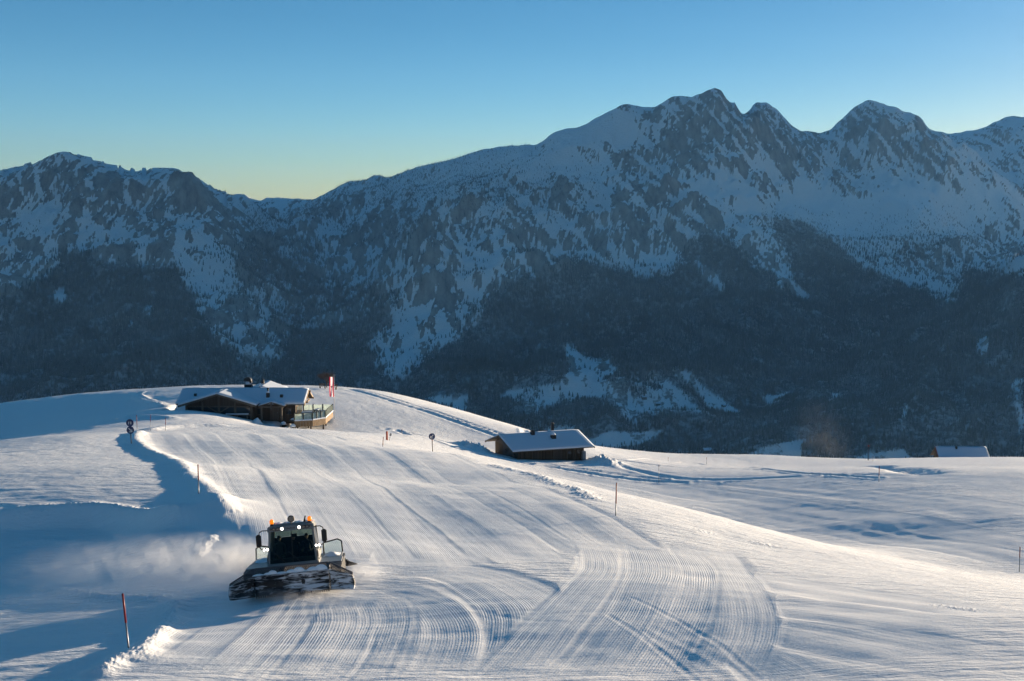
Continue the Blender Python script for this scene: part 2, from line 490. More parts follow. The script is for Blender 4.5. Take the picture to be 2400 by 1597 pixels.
def piste_snow():
    b = MatB('piste_snow')
    p = b.pos()
    u = b.attr('across'); v = b.attr('along'); g = b.attr('groomed'); pk = b.attr('packed')
    # corduroy left by the tiller: fine combing across the pass, wavering a little along it
    wav = b.noise(b.comb(u, b.math('MULTIPLY', v, 0.12)), 0.9, 2)
    uu = b.math('ADD', u, b.math('MULTIPLY', wav, 0.25))
    comb_ = b.math('SINE', b.math('MULTIPLY', uu, 2 * math.pi / 0.105))
    streak = b.noise(b.comb(b.math('MULTIPLY', uu, 3.2), b.math('MULTIPLY', v, 0.10)), 1.0, 4, 0.6)
    patch = b.ramp(b.noise(p, 0.16, 3), [(0.36, 0.15), (0.62, 1.0)])
    hc = b.math('ADD', b.math('MULTIPLY', b.math('MULTIPLY', comb_, patch), 0.0030), b.math('MULTIPLY', streak, 0.016))
    hc = b.math('MULTIPLY', hc, g)
    wp = b.n('ShaderNodeMapping'); wp.inputs['Scale'].default_value = (0.55, 1.6, 1.0); wp.inputs['Rotation'].default_value = (0, 0, R(22)); b.l(p, wp.inputs['Vector'])
    rip = b.noise(wp.outputs[0], 1.7, 5, 0.62)
    hu = b.math('MULTIPLY', b.math('MULTIPLY', rip, 0.11), b.math('SUBTRACT', 1.15, pk))
    grain = b.math('MULTIPLY', b.noise(p, 9.0, 3, 0.7), 0.012)
    h = b.math('ADD', b.math('ADD', hc, hu), grain)
    nb = b.bump(h, 1.0, 1.0)
    col = b.mixc(b.noise(p, 0.35, 3), (0.84, 0.85, 0.88), (0.90, 0.905, 0.92))
    b.bsdf(col, 0.55, 0, nb, 0.25)
    return b.m

_th = R(1) * np.concatenate([np.linspace(-130, -24, 34)[:-1], np.linspace(-24, 24, 880), np.linspace(24, 130, 34)[1:]])
_rr = np.concatenate([np.geomspace(2.0, 30, 22)[:-1], np.geomspace(30, 90, 430)[:-1], np.geomspace(90, 330, 330)[:-1], np.geomspace(330, 1500, 24)])
ground = fan_mesh('snow_slope', _th, _rr, ground_parts, ('across', 'along', 'groomed', 'packed'))
ground['kind'] = 'structure'
ground.data.materials.append(piste_snow())
# ------------------------------------------------------------------ mountains across the valley
SKY_L = [(0,400,6000),(30,392,6000),(62,386,6000),(85,388,5950),(97,375,5900),(125,362,5850),(145,352,5800),(170,361,5800),(205,366,5800),(230,380,5850),(255,392,5850),(320,410,5900),(350,402,5900),(365,391,5900),(400,392,5950),(430,402,6050),(470,424,6200),(520,449,6400),(555,457,6600),(585,466,6900)]
SKY_M = [(598,470,9000),(640,463,9000),(690,466,9000),(735,468,8600),(770,450,8200),(815,426,8000),(850,424,7900),(882,410,7800),(910,417,7750),(950,402,7650),(985,390,7600),(1060,374,7500),(1125,352,7450),(1180,343,7400),(1265,338,7300),(1290,315,7250),(1320,303,7200),(1360,298,7150),(1410,270,7050),(1465,243,7000),(1500,250,7000),(1535,252,7000),(1560,236,7000),(1580,225,7000),(1625,227,7000),(1655,214,6950),(1675,206,6900),(1690,212,6900),(1705,230,6920),(1720,262,6960),(1742,270,7100),(1765,246,7250),(1785,239,7300),(1810,247,7350),(1835,272,7350),(1866,304,7300),(1900,309,7300),(1932,312,7300),(1960,292,7380),(1990,262,7450),(2020,240,7500),(2045,234,7500),(2065,243,7480),(2100,252,7450),(2130,266,7420),(2150,268,7400),(2172,295,7350),(2195,312,7300)]
SKY_R = [(2205,316,10000),(2240,312,10000),(2300,302,10000),(2345,280,10000),(2372,271,10000),(2400,276,10000),(2500,250,10000)]
MC = SKY_L + SKY_M + SKY_R + [
 (-200,430,6200),(-200,600,5400),(-200,800,4400),(-200,950,3700),
 (60,500,5500),(200,470,5400),(350,500,5500),(470,500,5700),(100,600,4980),(300,600,4950),(480,600,5250),(100,750,4350),(300,750,4250),(450,720,4450),(560,800,4350),(540,700,4900),
 (0,900,3750),(300,900,3700),(600,900,3950),(0,1000,3300),(600,1000,3400),
 (610,560,6700),(640,640,6100),(700,560,7300),(760,620,6500),(800,500,7500),(700,500,8000),(850,680,5900),(720,720,5450),(650,760,5000),(800,760,5200),(720,830,4700),(850,830,4650),(690,900,4250),(900,560,6600),(960,480,7000),
 (1080,500,5900),(1010,600,5400),(930,720,4950),(890,800,4650),(900,880,4250),
 (1200,450,6350),(1400,400,6500),(1200,600,5500),(1400,600,5620),(1560,330,6750),(1600,450,6250),(1600,600,5700),(1700,400,6450),(1680,520,5950),(1480,500,6050),(1300,520,5950),
 (1100,750,4700),(1300,750,4720),(1500,750,4800),(1700,750,4900),(1900,750,5000),(1800,600,5700),(2000,650,5500),(1300,660,5220),(1850,430,6600),
 (1900,500,6350),(2050,420,6900),(2050,500,6500),(2200,500,6550),(2150,600,6000),(2230,430,7000),(2300,560,6700),(2390,500,7800),(2390,400,8800),(2250,440,8300),
 (2400,620,4700),(2300,672,4500),(2200,760,4350),(2100,850,4150),(2000,940,3900),(2190,690,5500),(2060,770,4950),(1960,860,4500),(2500,560,4700),(2600,500,4700),
 (1000,900,4050),(1400,880,3950),(1700,880,4050),(2200,950,3500),(2400,950,3450),(1000,1000,3350),(1400,1000,3250),(1800,1000,3400),(2200,1070,2900),(2500,1070,2900),
]
_m = np.array([unproj(*c) for c in MC])
_bk = np.array([unproj(p, q, d) for p, q, d in SKY_L[::3] + SKY_M[::3] + SKY_R[::2]]); _bk[:, 1] += 900; _bk[:, 2] -= 330
_bk = _bk[(_bk[:, 1] > 7300) | (_bk[:, 0] > -500)]
_ex = np.array([(0,1500,-900),(-1200,1500,-900),(1200,1500,-900),(-900,2400,-800),(0,2400,-760),(900,2400,-760),(1800,2400,-700),(-2000,2400,-700),(0,12500,-300),(-4500,12500,-300),(4500,12500,100)])
_ex = _ex.astype(float); _ex[:, 2] += KH * _ex[:, 1]
_m = np.vstack([_m, _bk, _ex])
m_base = TPS(_m[:, 0], _m[:, 1], _m[:, 2], smooth=0.00002, scale=3000.0)

# where the photograph shows bare rock (column, row, radii, strength)
ROCKS = [(150,400,80,55,.9),(300,450,160,70,.7),(430,480,110,70,.6),(230,520,120,60,.45),(480,560,110,70,.35),(130,470,60,60,.5),
 (1060,520,70,60,1.0),(1030,620,90,90,.9),(960,720,80,80,.6),(1200,440,80,40,.6),(1300,470,90,60,.6),(1450,480,120,80,.75),(1530,360,70,110,1.0),(1600,300,70,80,.8),(1690,280,60,70,1.1),(1790,320,70,60,.8),(1850,360,60,50,.8),(1560,520,80,60,.8),(1640,620,60,40,.2),(1480,600,70,40,.5),(1350,600,120,70,.35),(1200,600,110,80,.4),(1750,420,110,30,.8),(1850,440,60,45,.9),(2050,340,120,60,.9),(2150,360,70,70,.9),(2190,420,40,50,.8),(2020,430,30,20,.6),(1930,440,60,20,.4),(600,760,70,40,.4),(650,700,90,90,.45),(800,580,120,60,.3),(700,600,150,80,.5),(860,570,150,80,.5),(800,690,120,60,.4),(1000,660,80,110,.6),(2390,430,40,30,.3),(2260,400,70,40,.25)]
SNOWS = [(1400,300,120,50,1.2),(1250,390,150,50,1.0),(1050,440,150,60,.7),(1750,390,60,20,.8),(2050,520,200,70,1.3),(1900,480,60,60,.9),(1700,470,90,30,.8),(2300,480,80,100,.6),(1950,600,60,30,.9),(1000,760,80,60,.4),(100,540,100,60,.4),(470,640,60,60,.6),(1500,630,110,25,.9)]
FOREST = [(-300,760),(0,700),(70,690),(120,640),(150,590),(220,610),(320,630),(410,625),(450,690),(490,775),(570,855),(640,870),(690,800),(735,770),(790,770),(850,740),(915,735),(870,800),(885,885),(950,880),(1080,800),(1150,710),(1215,650),(1330,625),(1400,615),(1500,648),(1580,650),(1625,590),(1640,545),(1665,540),(1740,600),(1830,680),(1850,690),(1860,640),(1815,540),(1810,515),(1870,520),(2000,605),(2140,675),(2200,710),(2250,690),(2255,640),(2330,645),(2500,690),(2700,700),(2700,1150),(-300,1150)]
GAPS = [[(1700,520),(1760,560),(1850,650),(1900,700),(1880,705),(1800,640),(1740,590)], [(1625,600),(1650,610),(1700,680),(1690,690),(1650,660)], [(1985,592),(2060,620),(2150,668),(2140,680),(2050,640),(1990,605)],
 [(1180,925),(1240,908),(1320,895),(1340,865),(1328,815),(1345,812),(1375,840),(1420,850),(1470,880),(1530,890),(1640,962),(1560,955),(1490,965),(1484,990),(1450,965),(1420,932),(1340,930),(1250,962),(1236,940)],
 [(1500,868),(1560,888),(1625,930),(1570,936),(1530,912)], [(1572,862),(1625,872),(1655,912),(1735,955),(1722,968),(1662,952),(1640,918)], [(1005,928),(1092,926),(1086,962),(1020,946)],
 [(1285,988),(1340,996),(1345,1024),(1270,1022)], [(1378,1034),(1430,1014),(1552,1008),(1500,1036),(1390,1050)], [(1735,1075),(1800,1045),(1882,1026),(1872,1085)], [(1965,1085),(2040,1062),(2112,1050),(2140,1085)],
 [(1790,930),(1842,918),(1830,935),(1800,948)], [(1938,912),(1975,922),(1952,940)], [(2372,895),(2392,890),(2400,990),(2388,1010),(2378,940)], [(2290,800),(2320,790),(2310,830),(2290,830)],
 [(330,720),(352,718),(345,745),(330,740)], [(125,680),(155,675),(150,700),(132,705)], [(296,750),(315,752),(312,770),(300,765)], [(1880,765),(1905,778),(1885,775)], [(2115,950),(2128,950),(2122,1000),(2112,990)]]
THIN = [(1250,860,40,15,.5),(1680,650,40,50,.5),(2250,640,40,30,.3),(1300,640,120,12,.3),(2200,830,80,60,.25),(600,800,60,60,.5),(930,860,60,40,.4),(300,640,200,25,.35)]

def _grow(poly, k):
    cx = sum(p[0] for p in poly) / len(poly); cyy = sum(p[1] for p in poly) / len(poly)
    return [(cx + (x - cx) * k, cyy + (y - cyy) * k + 3) for x, y in poly]
GAPS = GAPS[:3] + [_grow(g, 1.10) for g in GAPS[3:]]

CLUMPS = [[(1415,888),(1470,872),(1520,880),(1552,912),(1520,935),(1480,932),(1440,905)], [(1240,905),(1275,915),(1260,935),(1215,940)], [(1255,958),(1330,948),(1440,945),(1452,990),(1260,1000)], [(1580,888),(1612,900),(1650,945),(1610,940)]]

WOODS = [[(600,486),(700,486),(770,480),(900,452),(980,440),(960,466),(860,480),(780,510),(690,520),(640,560),(690,650),(650,700),(615,620),(600,540)],
 [(690,690),(780,680),(900,670),(930,690),(900,740),(850,730),(760,740),(700,720)], [(640,740),(700,700),(740,760),(690,800),(650,790)], [(780,510),(900,520),(960,500),(1000,520),(960,560),(880,560),(820,550)]]

def blobs(px, py, lst):
    s = np.zeros(px.shape)
    for cx, cyy, rx, ry, k in lst:
        s += k * np.exp(-(((px - cx) / rx) ** 2 + ((py - cyy) / ry) ** 2))
    return s

_SKY = np.array(sorted(SKY_L + SKY_M + SKY_R), float)

def mountain_noise(x, y, z0, px, py):
    wx = x + 130 * fbm(x / 700, y / 700, 3, 101); wy = y + 130 * fbm(x / 700, y / 700, 3, 111)
    hi = sstep(-820, -430, z0 - KH * y)
    rock = np.clip(blobs(px, py, ROCKS), 0, 1.3)
    snow = np.clip(blobs(px, py, SNOWS), 0, 1.2)
    n = 150 * (ridged(wx / 1050, wy / 1300, 4, 120) - 0.45) * (0.35 + 0.65 * hi)
    ca, sa = math.cos(R(28)), math.sin(R(28))
    rx, ry = wx * ca - wy * sa, wx * sa + wy * ca
    soft = 1 - 0.75 * np.clip(snow, 0, 1)
    r1 = ridged(rx / 330, ry / 620, 3, 140, 0.5)            # buttresses and the couloirs between them
    r2 = ridged(rx / 130 + 0.2 * r1, ry / 260, 3, 150, 0.5)
    n = n + (70 + 60 * rock) * hi * soft * (r1 - 0.4) + (26 + 26 * rock) * hi * soft * (r2 - 0.4)
    skyrow = np.interp(px, _SKY[:, 0], _SKY[:, 1])
    tap = 0.18 + 0.82 * sstep(4, 70, py - skyrow)          # the crest line keeps its own shape
    n = n * tap
    mid = n
    soft = soft * tap
    n = n + (8 + 16 * rock) * hi * soft * fbm(wx / 60, wy / 60, 4, 160)
    n = n + (9 + 12 * rock) * hi * soft * (ridged(rx / 55, ry / 130, 4, 170) - 0.4)
    return n, rock, snow, hi, mid, r1, r2

def mountain_parts(x, y):
    z0 = m_base(x, y)
    px, py = proj(x, y, z0)
    n, rock, snow, hi, mid, r1, r2 = mountain_noise(x, y, z0, px, py)
    return z0 + n, px, py, rock, snow, hi, z0 + mid, r1, r2

def build_mountains():
    th = R(1) * np.concatenate([np.linspace(-60, -23.2, 30)[:-1], np.linspace(-23.2, 23.2, 1000), np.linspace(23.2, 60, 30)[1:]])
    # coarse profile on each ray tells how the steps should be spread
    rc = np.geomspace(1500, 12800, 260)
    T, Q = np.meshgrid(th, rc)
    zc = m_base(Q * np.sin(T), Q * np.cos(T))
    ang = np.arctan2(zc, Q)
    step = np.abs(np.diff(ang, axis=0)) + 0.0012
    vis = ang >= np.maximum.accumulate(ang, axis=0) - 0.004
    step = step * np.where(vis[1:], 1.0, 0.22)
    k = np.ones(9) / 9
    for _ in range(2):
        step = np.apply_along_axis(lambda a: np.convolve(np.pad(a, 4, 'edge'), k, 'valid'), 1, step)
    cum = np.vstack([np.zeros(step.shape[1]), np.cumsum(step, 0)]); cum /= cum[-1]
    NR = 640
    t = np.linspace(0, 1, NR)
    Q = np.stack([np.interp(t, cum[:, j], rc) for j in range(len(th))], 1)
    T = np.repeat(th[None], NR, 0)
    x = Q * np.sin(T); y = Q * np.cos(T)
    z, px, py, rock, snow, hi, zm, r1, r2 = mountain_parts(x, y)
    # settle the crest on the skyline that the photograph shows
    sky = np.array(sorted(SKY_L + SKY_M + SKY_R))
    for it in range(4):
        f = y * CP - z * SP; u = y * SP + z * CP
        rowp = 798.5 - FPX * u / f; colp = 1200 + FPX * x / f
        i = np.argmin(rowp, axis=0); j = np.arange(len(th))
        want = np.interp(colp[i, j], sky[:, 0], sky[:, 1]) + 1.0 * fbm(th * 900, th * 0, 3, 7)
        dz = (rowp[i, j] - want) / FPX * Q[i, j]
        dz = np.where(np.abs(np.degrees(th)) < 23.0, dz, 0)
        rs = Q[i, j]
        jump = np.convolve(np.abs(np.diff(rs, append=rs[-1])) > 350, np.ones(15), 'same') > 0
        wgt = np.convolve(np.where(jump, 0.0, 1.0), np.ones(15) / 15, 'same')
        dz = np.convolve(np.pad(np.clip(dz, -160, 160), 7, 'edge'), np.ones(15) / 15, 'valid') * wgt
        z = z + dz[None] * np.exp(-((Q - rs[None]) / 420.0) ** 2)
    for it in range(3):                                  # take off needle points no wider than a few steps
        rowp = 798.5 - FPX * (y * SP + z * CP) / (y * CP - z * SP)
        i = np.argmin(rowp, axis=0); top = rowp[i, j]
        med = np.median(np.stack([np.roll(top, k) for k in range(-20, 21)]), axis=0)
        cut = np.clip(med - 0.5 - top, 0, None) / FPX * Q[i, j] * (np.abs(np.degrees(th) + 16.6) < 1.9)
        z = z - cut[None] * np.exp(-((Q - Q[i, j][None]) / 300.0) ** 2)
    away = sstep(R(25.5), R(36), np.abs(T))           # the range falls off beyond the picture's edges
    z = z * (1 - away) + (-760 + KH * y) * away
    # slope decides where snow holds
    zr = np.gradient(z, axis=0) / np.maximum(np.gradient(Q, axis=0), 1)
    zt = np.gradient(z, axis=1) / np.maximum(Q * np.gradient(th)[None], 1)
    sl = np.hypot(zr, zt)
    smid = np.hypot(np.gradient(zm, axis=0) / np.maximum(np.gradient(Q, axis=0), 1), np.gradient(zm, axis=1) / np.maximum(Q * np.gradient(th)[None], 1))
    fine = fbm(x / 34, y / 34 + z / 60, 4, 181)
    big = fbm(x / 210, y / 210, 3, 191)
    strata = np.sin((z + 0.35 * x + 30 * big) / 9.0)
    ca, sa = math.cos(R(28)), math.sin(R(28))
    rx, ry = x * ca - y * sa, x * sa + y * ca
    rib = ridged(x / 46 + 0.4 * z / 46, z / 120 + y / 260, 4, 221) - 0.42
    crack = ridged(x / 15 - 0.35 * z / 15, z / 42 + y / 90, 3, 231) - 0.42
    bare = 0.5 * (np.clip(smid, 0, 2.0) - 0.85) + 0.8 * (r1 - 0.45) + 0.65 * (r2 - 0.45) + 0.2 * rock - 1.1 * snow + 0.9 * rib + 0.85 * crack + 0.5 * fine + 0.4 * big
    bare = bare - 0.75 * sstep(0.60, 0.80, ridged((x + 0.6 * z) / 120, z / 800 + y / 2500, 2, 251)) - 0.5 * sstep(0.62, 0.82, ridged((x - 0.3 * z) / 60, z / 420 + y / 1500, 2, 261))
    rk = sstep(-0.12, 0.36, bare + 0.13 - 0.08 * rock) * hi
    print('slope', np.percentile(sl[hi > 0.5], [10, 25, 50, 75, 90]), 'rock', rk[hi > 0.5].mean())
    f = y * CP - z * SP
    px, py = proj(x, y, z)
    jx = 26 * fbm(x / 150, y / 150, 4, 201); jy = 20 * fbm(x / 150, y / 150, 4, 211)
    fo = in_poly(px + jx, py + jy, FOREST) & (y < 6300)
    for g in GAPS: fo &= ~in_poly(px + 0.6 * jx, py + 0.6 * jy, g)
    fo = fo.astype(float)
    o = grid_mesh('mountains', x, y, z, rk * (1 - 0.5 * fo), fo, attrs=('rock', 'forest'))
    o['kind'] = 'structure'
    return o, (x, y, z, px, py, fo, sl, rk)

def mountain_material():
    b = MatB('alpine_slope')
    p = b.pos()
    rk = b.attr('rock'); fo = b.attr('forest')
    ps = b.n('ShaderNodeMapping'); ps.inputs['Scale'].default_value = (0.02, 0.02, 0.05); ps.inputs['Rotation'].default_value = (R(14), R(9), 0); b.l(p, ps.inputs['Vector'])
    nz = b.noise(ps.outputs[0], 3.0, 7, 0.68)
    f = b.ramp(b.math('ADD', rk, b.math('MULTIPLY', b.math('SUBTRACT', nz, 0.5), 1.5)), [(0.40, 0.0), (0.70, 1.0)])
    pr = b.n('ShaderNodeMapping'); pr.inputs['Scale'].default_value = (0.03, 0.012, 0.008); pr.inputs['Rotation'].default_value = (0, R(24), 0); b.l(p, pr.inputs['Vector'])
    rc = b.mixc(b.ramp(b.noise(pr.outputs[0], 1.0, 6, 0.7), [(0.32, 0.0), (0.68, 1.0)]), (0.11, 0.105, 0.10), (0.44, 0.41, 0.38))
    c = b.mixc(f, (0.86, 0.87, 0.89), rc)
    fl = b.ramp(b.noise(p, 0.05, 4, 0.6), [(0.40, 0.0), (0.62, 1.0)])
    c = b.mixc(fo, c, b.mixc(fl, (0.05, 0.06, 0.055), (0.42, 0.44, 0.46)))
    h = b.math('ADD', b.math('MULTIPLY', nz, 14.0), b.math('MULTIPLY', b.noise(p, 0.08, 4, 0.6), 5.0))
    b.bsdf(c, 0.8, 0, b.bump(h, 1.0, 0.9), 0.15)
    return b.m

mountains, MT = build_mountains()
mountains.data.materials.append(mountain_material())

# unseen ridge added past the right edge to shade these faces
def shade_ridge():
    xs = np.linspace(3600, 10800, 120); ys = np.linspace(7300, 21500, 120)
    x, y = np.meshgrid(xs, ys)
    crest = 5000 + 0.40 * (y - 8000)
    h = 2700 * np.exp(-((x - crest) / 1300) ** 2) * sstep(9000, 12500, y) * sstep(21400, 18500, y)
    z = -700 + h * (0.85 + 0.35 * ridged(x / 2600, y / 2600, 5, 301)) + 120 * fbm(x / 900, y / 900, 4, 311) - 400 * sstep(4600, 3700, x)
    rk = sstep(0.1, 0.6, fbm(x / 400, y / 400, 4, 321) + 0.2)
    o = grid_mesh('added_shade_ridge', x, y, z, rk, sstep(100, -300, z), attrs=('rock', 'forest'))
    o['kind'] = 'structure'
    o.data.materials.append(mountains.data.materials[0])
shade_ridge()

# ------------------------------------------------------------------ forest: one mass of conifers
def conifer_mesh(name, h, r, tiers, sides, seed, mats):
    rnd = random.Random(seed)
    vs, fs, mi = [], [], []
    def ring(z, rad, n, jit=0.0):
        s = len(vs)
        for k in range(n):
            a = 2 * math.pi * k / n + rnd.uniform(-.2, .2)
            q = rad * (1 + rnd.uniform(-jit, jit))
            vs.append((q * math.cos(a), q * math.sin(a), z + rnd.uniform(-jit, jit) * 0.06 * h))
        return s
    for t in range(tiers):
        z0 = h * (0.10 + 0.80 * t / tiers); z1 = h * min(1.0, 0.10 + 0.80 * (t + 1.65) / tiers)
        rad = r * (1 - 0.85 * t / tiers)
        s = ring(z0, rad, sides, 0.28); vs.append((0, 0, z1)); a = len(vs) - 1
        for k in range(sides):
            fs.append((s + k, s + (k + 1) % sides, a)); mi.append(0)
    s = ring(0, r * .12, 4); s2 = ring(h * .2, r * .10, 4)
    for k in range(4):
        fs.append((s + k, s + (k + 1) % 4, s2 + (k + 1) % 4, s2 + k)); mi.append(1)
    me = bpy.data.meshes.new(name); me.from_pydata(vs, [], fs)
    for m in mats: me.materials.append(m)
    me.polygons.foreach_set('material_index', mi)
    me.update()
    return me

def needle_material():
    b = MatB('frosted_needles')
    oi = b.n('ShaderNodeObjectInfo')
    nz = b.noise(b.pos(), 0.25, 3)
    zone = b.noise(b.pos(), 0.0045, 4, 0.6)
    f = b.ramp(b.math('ADD', b.math('ADD', b.math('MULTIPLY', oi.outputs['Random'], 0.45), b.math('MULTIPLY', nz, 0.45)), b.math('MULTIPLY', b.math('SUBTRACT', zone, 0.5), 1.2)), [(0.38, 0.0), (1.0, 0.65)])
    c = b.mixc(f, (0.03, 0.042, 0.036), (0.36, 0.39, 0.42))
    b.bsdf(c, 0.8, 0, None, 0.1)
    return b.m
def flat_material(name, col, rough=0.7, metal=0.0, spec=0.3, var=0.12, scale=3.0, bump=0.0):
    b = MatB(name)
    tc = b.n('ShaderNodeTexCoord').outputs['Object']
    nz = b.noise(tc, scale, 4, 0.6)
    lo = tuple(max(0, c * (1 - var)) for c in col); hi = tuple(min(1, c * (1 + var)) for c in col)
    c = b.mixc(nz, lo, hi)
    b.bsdf(c, rough, metal, b.bump(nz, bump) if bump else None, spec)
    return b.m
M_NEEDLE = needle_material()
M_BARK = flat_material('bark', (0.08, 0.06, 0.045), 0.9)

def build_forest():
    x, y, z, px, py, fo, sl, rk = MT
    rng = np.random.default_rng(5)
    # candidates spread evenly over ground area, kept where the wood stands
    a0, a1 = np.radians(-23.5), np.radians(23.5)
    N = 800000
    th = rng.uniform(a0, a1, N)
    rr = np.sqrt(rng.uniform(2300 ** 2, 8200 ** 2, N))
    X = rr * np.sin(th); Y = rr * np.cos(th)
    # height by reading the mesh grid between its vertices
    ths = np.linspace(-23.2, 23.2, 1000); off = 29
    j = np.clip(np.interp(np.degrees(th), ths, np.arange(1000)) + off, 0, x.shape[1] - 2)
    j0 = j.astype(int); fj = j - j0
    QQ = np.hypot(x, y)
    lo = np.zeros(N, int); hi = np.full(N, x.shape[0] - 1)
    for _ in range(11):
        m = (lo + hi) // 2
        up = QQ[m, j0] < rr
        lo = np.where(up, m, lo); hi = np.where(up, hi, m)
    q0 = QQ[lo, j0]; q1 = QQ[hi, j0]
    fi = np.clip((rr - q0) / np.maximum(q1 - q0, 1e-3), 0, 1)
    def rd(a): return (a[lo, j0] * (1 - fi) + a[hi, j0] * fi)
    Z = rd(z) * 1.0
    S = rd(sl); PX, PY = proj(X, Y, Z)
    wx = 26 * fbm(X / 150, Y / 150, 4, 201); wy = 20 * fbm(X / 150, Y / 150, 4, 211)
    ex, ey = rng.normal(0, 1, N), rng.normal(0, 1, N)
    F = in_poly(PX + wx + 15 * ex, PY + wy + 11 * ey, FOREST)
    for g in GAPS: F &= ~in_poly(PX + 0.6 * wx + 4 * ex, PY + 0.6 * wy + 3 * ey, g)
    wood = np.zeros(N, bool)
    for g in WOODS: wood |= in_poly(PX + wx + 14 * ex, PY + wy + 9 * ey, g)
    for g in CLUMPS: F |= in_poly(PX + 0.4 * wx + 4 * ex, PY + 0.4 * wy + 3 * ey, g)
    F = F.astype(float)
    thin = blobs(PX, PY, THIN)
    dens = F * (1 - np.clip(thin, 0, 0.9)) * (1 - sstep(1.6, 2.6, S)) * (0.45 + 0.9 * sstep(-0.35, 0.15, fbm(X / 160, Y / 160, 3, 401)))
    # lone trees and dwarf pines climbing above the timber line
    scat = 0.10 * sstep(0.0, 0.4, fbm(X / 120, Y / 120, 3, 411)) * (PY > 480) * (1 - sstep(1.0, 1.6, S))
    band = 0.30 * np.exp(-(((PX - 1050) / 260) ** 2 + ((PY - 440) / 60) ** 2)) + 0.28 * np.exp(-(((PX - 2150) / 110) ** 2 + ((PY - 580) / 60) ** 2)) + 0.5 * np.exp(-(((PX - 640) / 90) ** 2 + ((PY - 620) / 70) ** 2)) + 0.4 * np.exp(-(((PX - 720) / 60) ** 2 + ((PY - 700) / 60) ** 2))
    gap = np.zeros(N, bool)
    for g in GAPS[3:]: gap |= in_poly(PX, PY, g)
    dens = np.maximum(dens, np.where(gap, 0, np.maximum(scat, band) * (F < 0.5)))
    dens = np.maximum(dens, 0.55 * wood * (1 - sstep(1.4, 2.4, S)))
    keep = rng.uniform(0, 1, N) < dens
    pts = np.stack([X, Y, Z - 1.0], -1)[keep]
    PYk = PY[keep]
    sc = rng.uniform(0.35, 1.15, len(pts)) * (0.8 + 0.35 * perlin(pts[:, 0] / 70, pts[:, 1] / 70, 431)) * np.where(PYk < 560, 0.6, np.where(PYk > 880, 0.7, 1.0))
    me = bpy.data.meshes.new('forest')
    me.vertices.add(len(pts)); me.vertices.foreach_set('co', pts.astype(np.float32).ravel())
    at = me.attributes.new('size', 'FLOAT', 'POINT'); at.data.foreach_set('value', sc.astype(np.float32))
    me.update()
    o = bpy.data.objects.new('forest', me); COL.objects.link(o)
    o['kind'] = 'stuff'
    hold = bpy.data.collections.new('forest_kinds')
    for k in range(3):
        t = bpy.data.objects.new('conifer_kind', conifer_mesh('conifer', 22 + 3 * k, 3.6 + 0.5 * (k % 2), 3, 6, 50 + k, [M_NEEDLE, M_BARK]))
        hold.objects.link(t)
    ng = bpy.data.node_groups.new('forest_scatter', 'GeometryNodeTree')
    ng.interface.new_socket('Geometry', in_out='INPUT', socket_type='NodeSocketGeometry')
    ng.interface.new_socket('Geometry', in_out='OUTPUT', socket_type='NodeSocketGeometry')
    N_ = ng.nodes
    gi = N_.new('NodeGroupInput'); go = N_.new('NodeGroupOutput')
    ci = N_.new('GeometryNodeCollectionInfo'); ci.inputs['Collection'].default_value = hold
    ci.inputs['Separate Children'].default_value = True; ci.inputs['Reset Children'].default_value = True
    ip = N_.new('GeometryNodeInstanceOnPoints'); ip.inputs['Pick Instance'].default_value = True
    na = N_.new('GeometryNodeInputNamedAttribute'); na.data_type = 'FLOAT'; na.inputs['Name'].default_value = 'size'
    rv = N_.new('FunctionNodeRandomValue'); rv.data_type = 'FLOAT'; rv.inputs[3].default_value = 6.283
    cx = N_.new('ShaderNodeCombineXYZ')
    L = ng.links
    L.new(gi.outputs[0], ip.inputs['Points']); L.new(ci.outputs[0], ip.inputs['Instance'])
    L.new(rv.outputs[1], cx.inputs[2]); L.new(cx.outputs[0], ip.inputs['Rotation'])
    L.new(na.outputs['Attribute'], ip.inputs['Scale'])
    L.new(ip.outputs[0], go.inputs[0])
    md = o.modifiers.new('scatter', 'NODES'); md.node_group = ng
    print('forest trees', len(pts))
build_forest()

# ------------------------------------------------------------------ haze: the air of the valley
def haze():
    bm = bmesh.new(); bmesh.ops.create_cube(bm, size=1.0)
    me = bpy.data.meshes.new('haze'); bm.to_mesh(me); bm.free()
    o = bpy.data.objects.new('haze', me); COL.objects.link(o)
    lo = Vector((-13500, -1500, -1250)); hi = Vector((11200, 22500, 2900))
    o.location = (lo + hi) / 2; o.scale = hi - lo
    o['kind'] = 'stuff'
    b = MatB('valley_air')
    pv = b.n('ShaderNodeVolumePrincipled')
    pv.inputs['Color'].default_value = (0.22, 0.52, 1.0, 1)
    pv.inputs['Density'].default_value = HAZE
    pv.inputs['Anisotropy'].default_value = 0.0
    b.l(pv.outputs[0], b.out.inputs['Volume'])
    me.materials.append(b.m)
HAZE = 2.0e-5
haze()
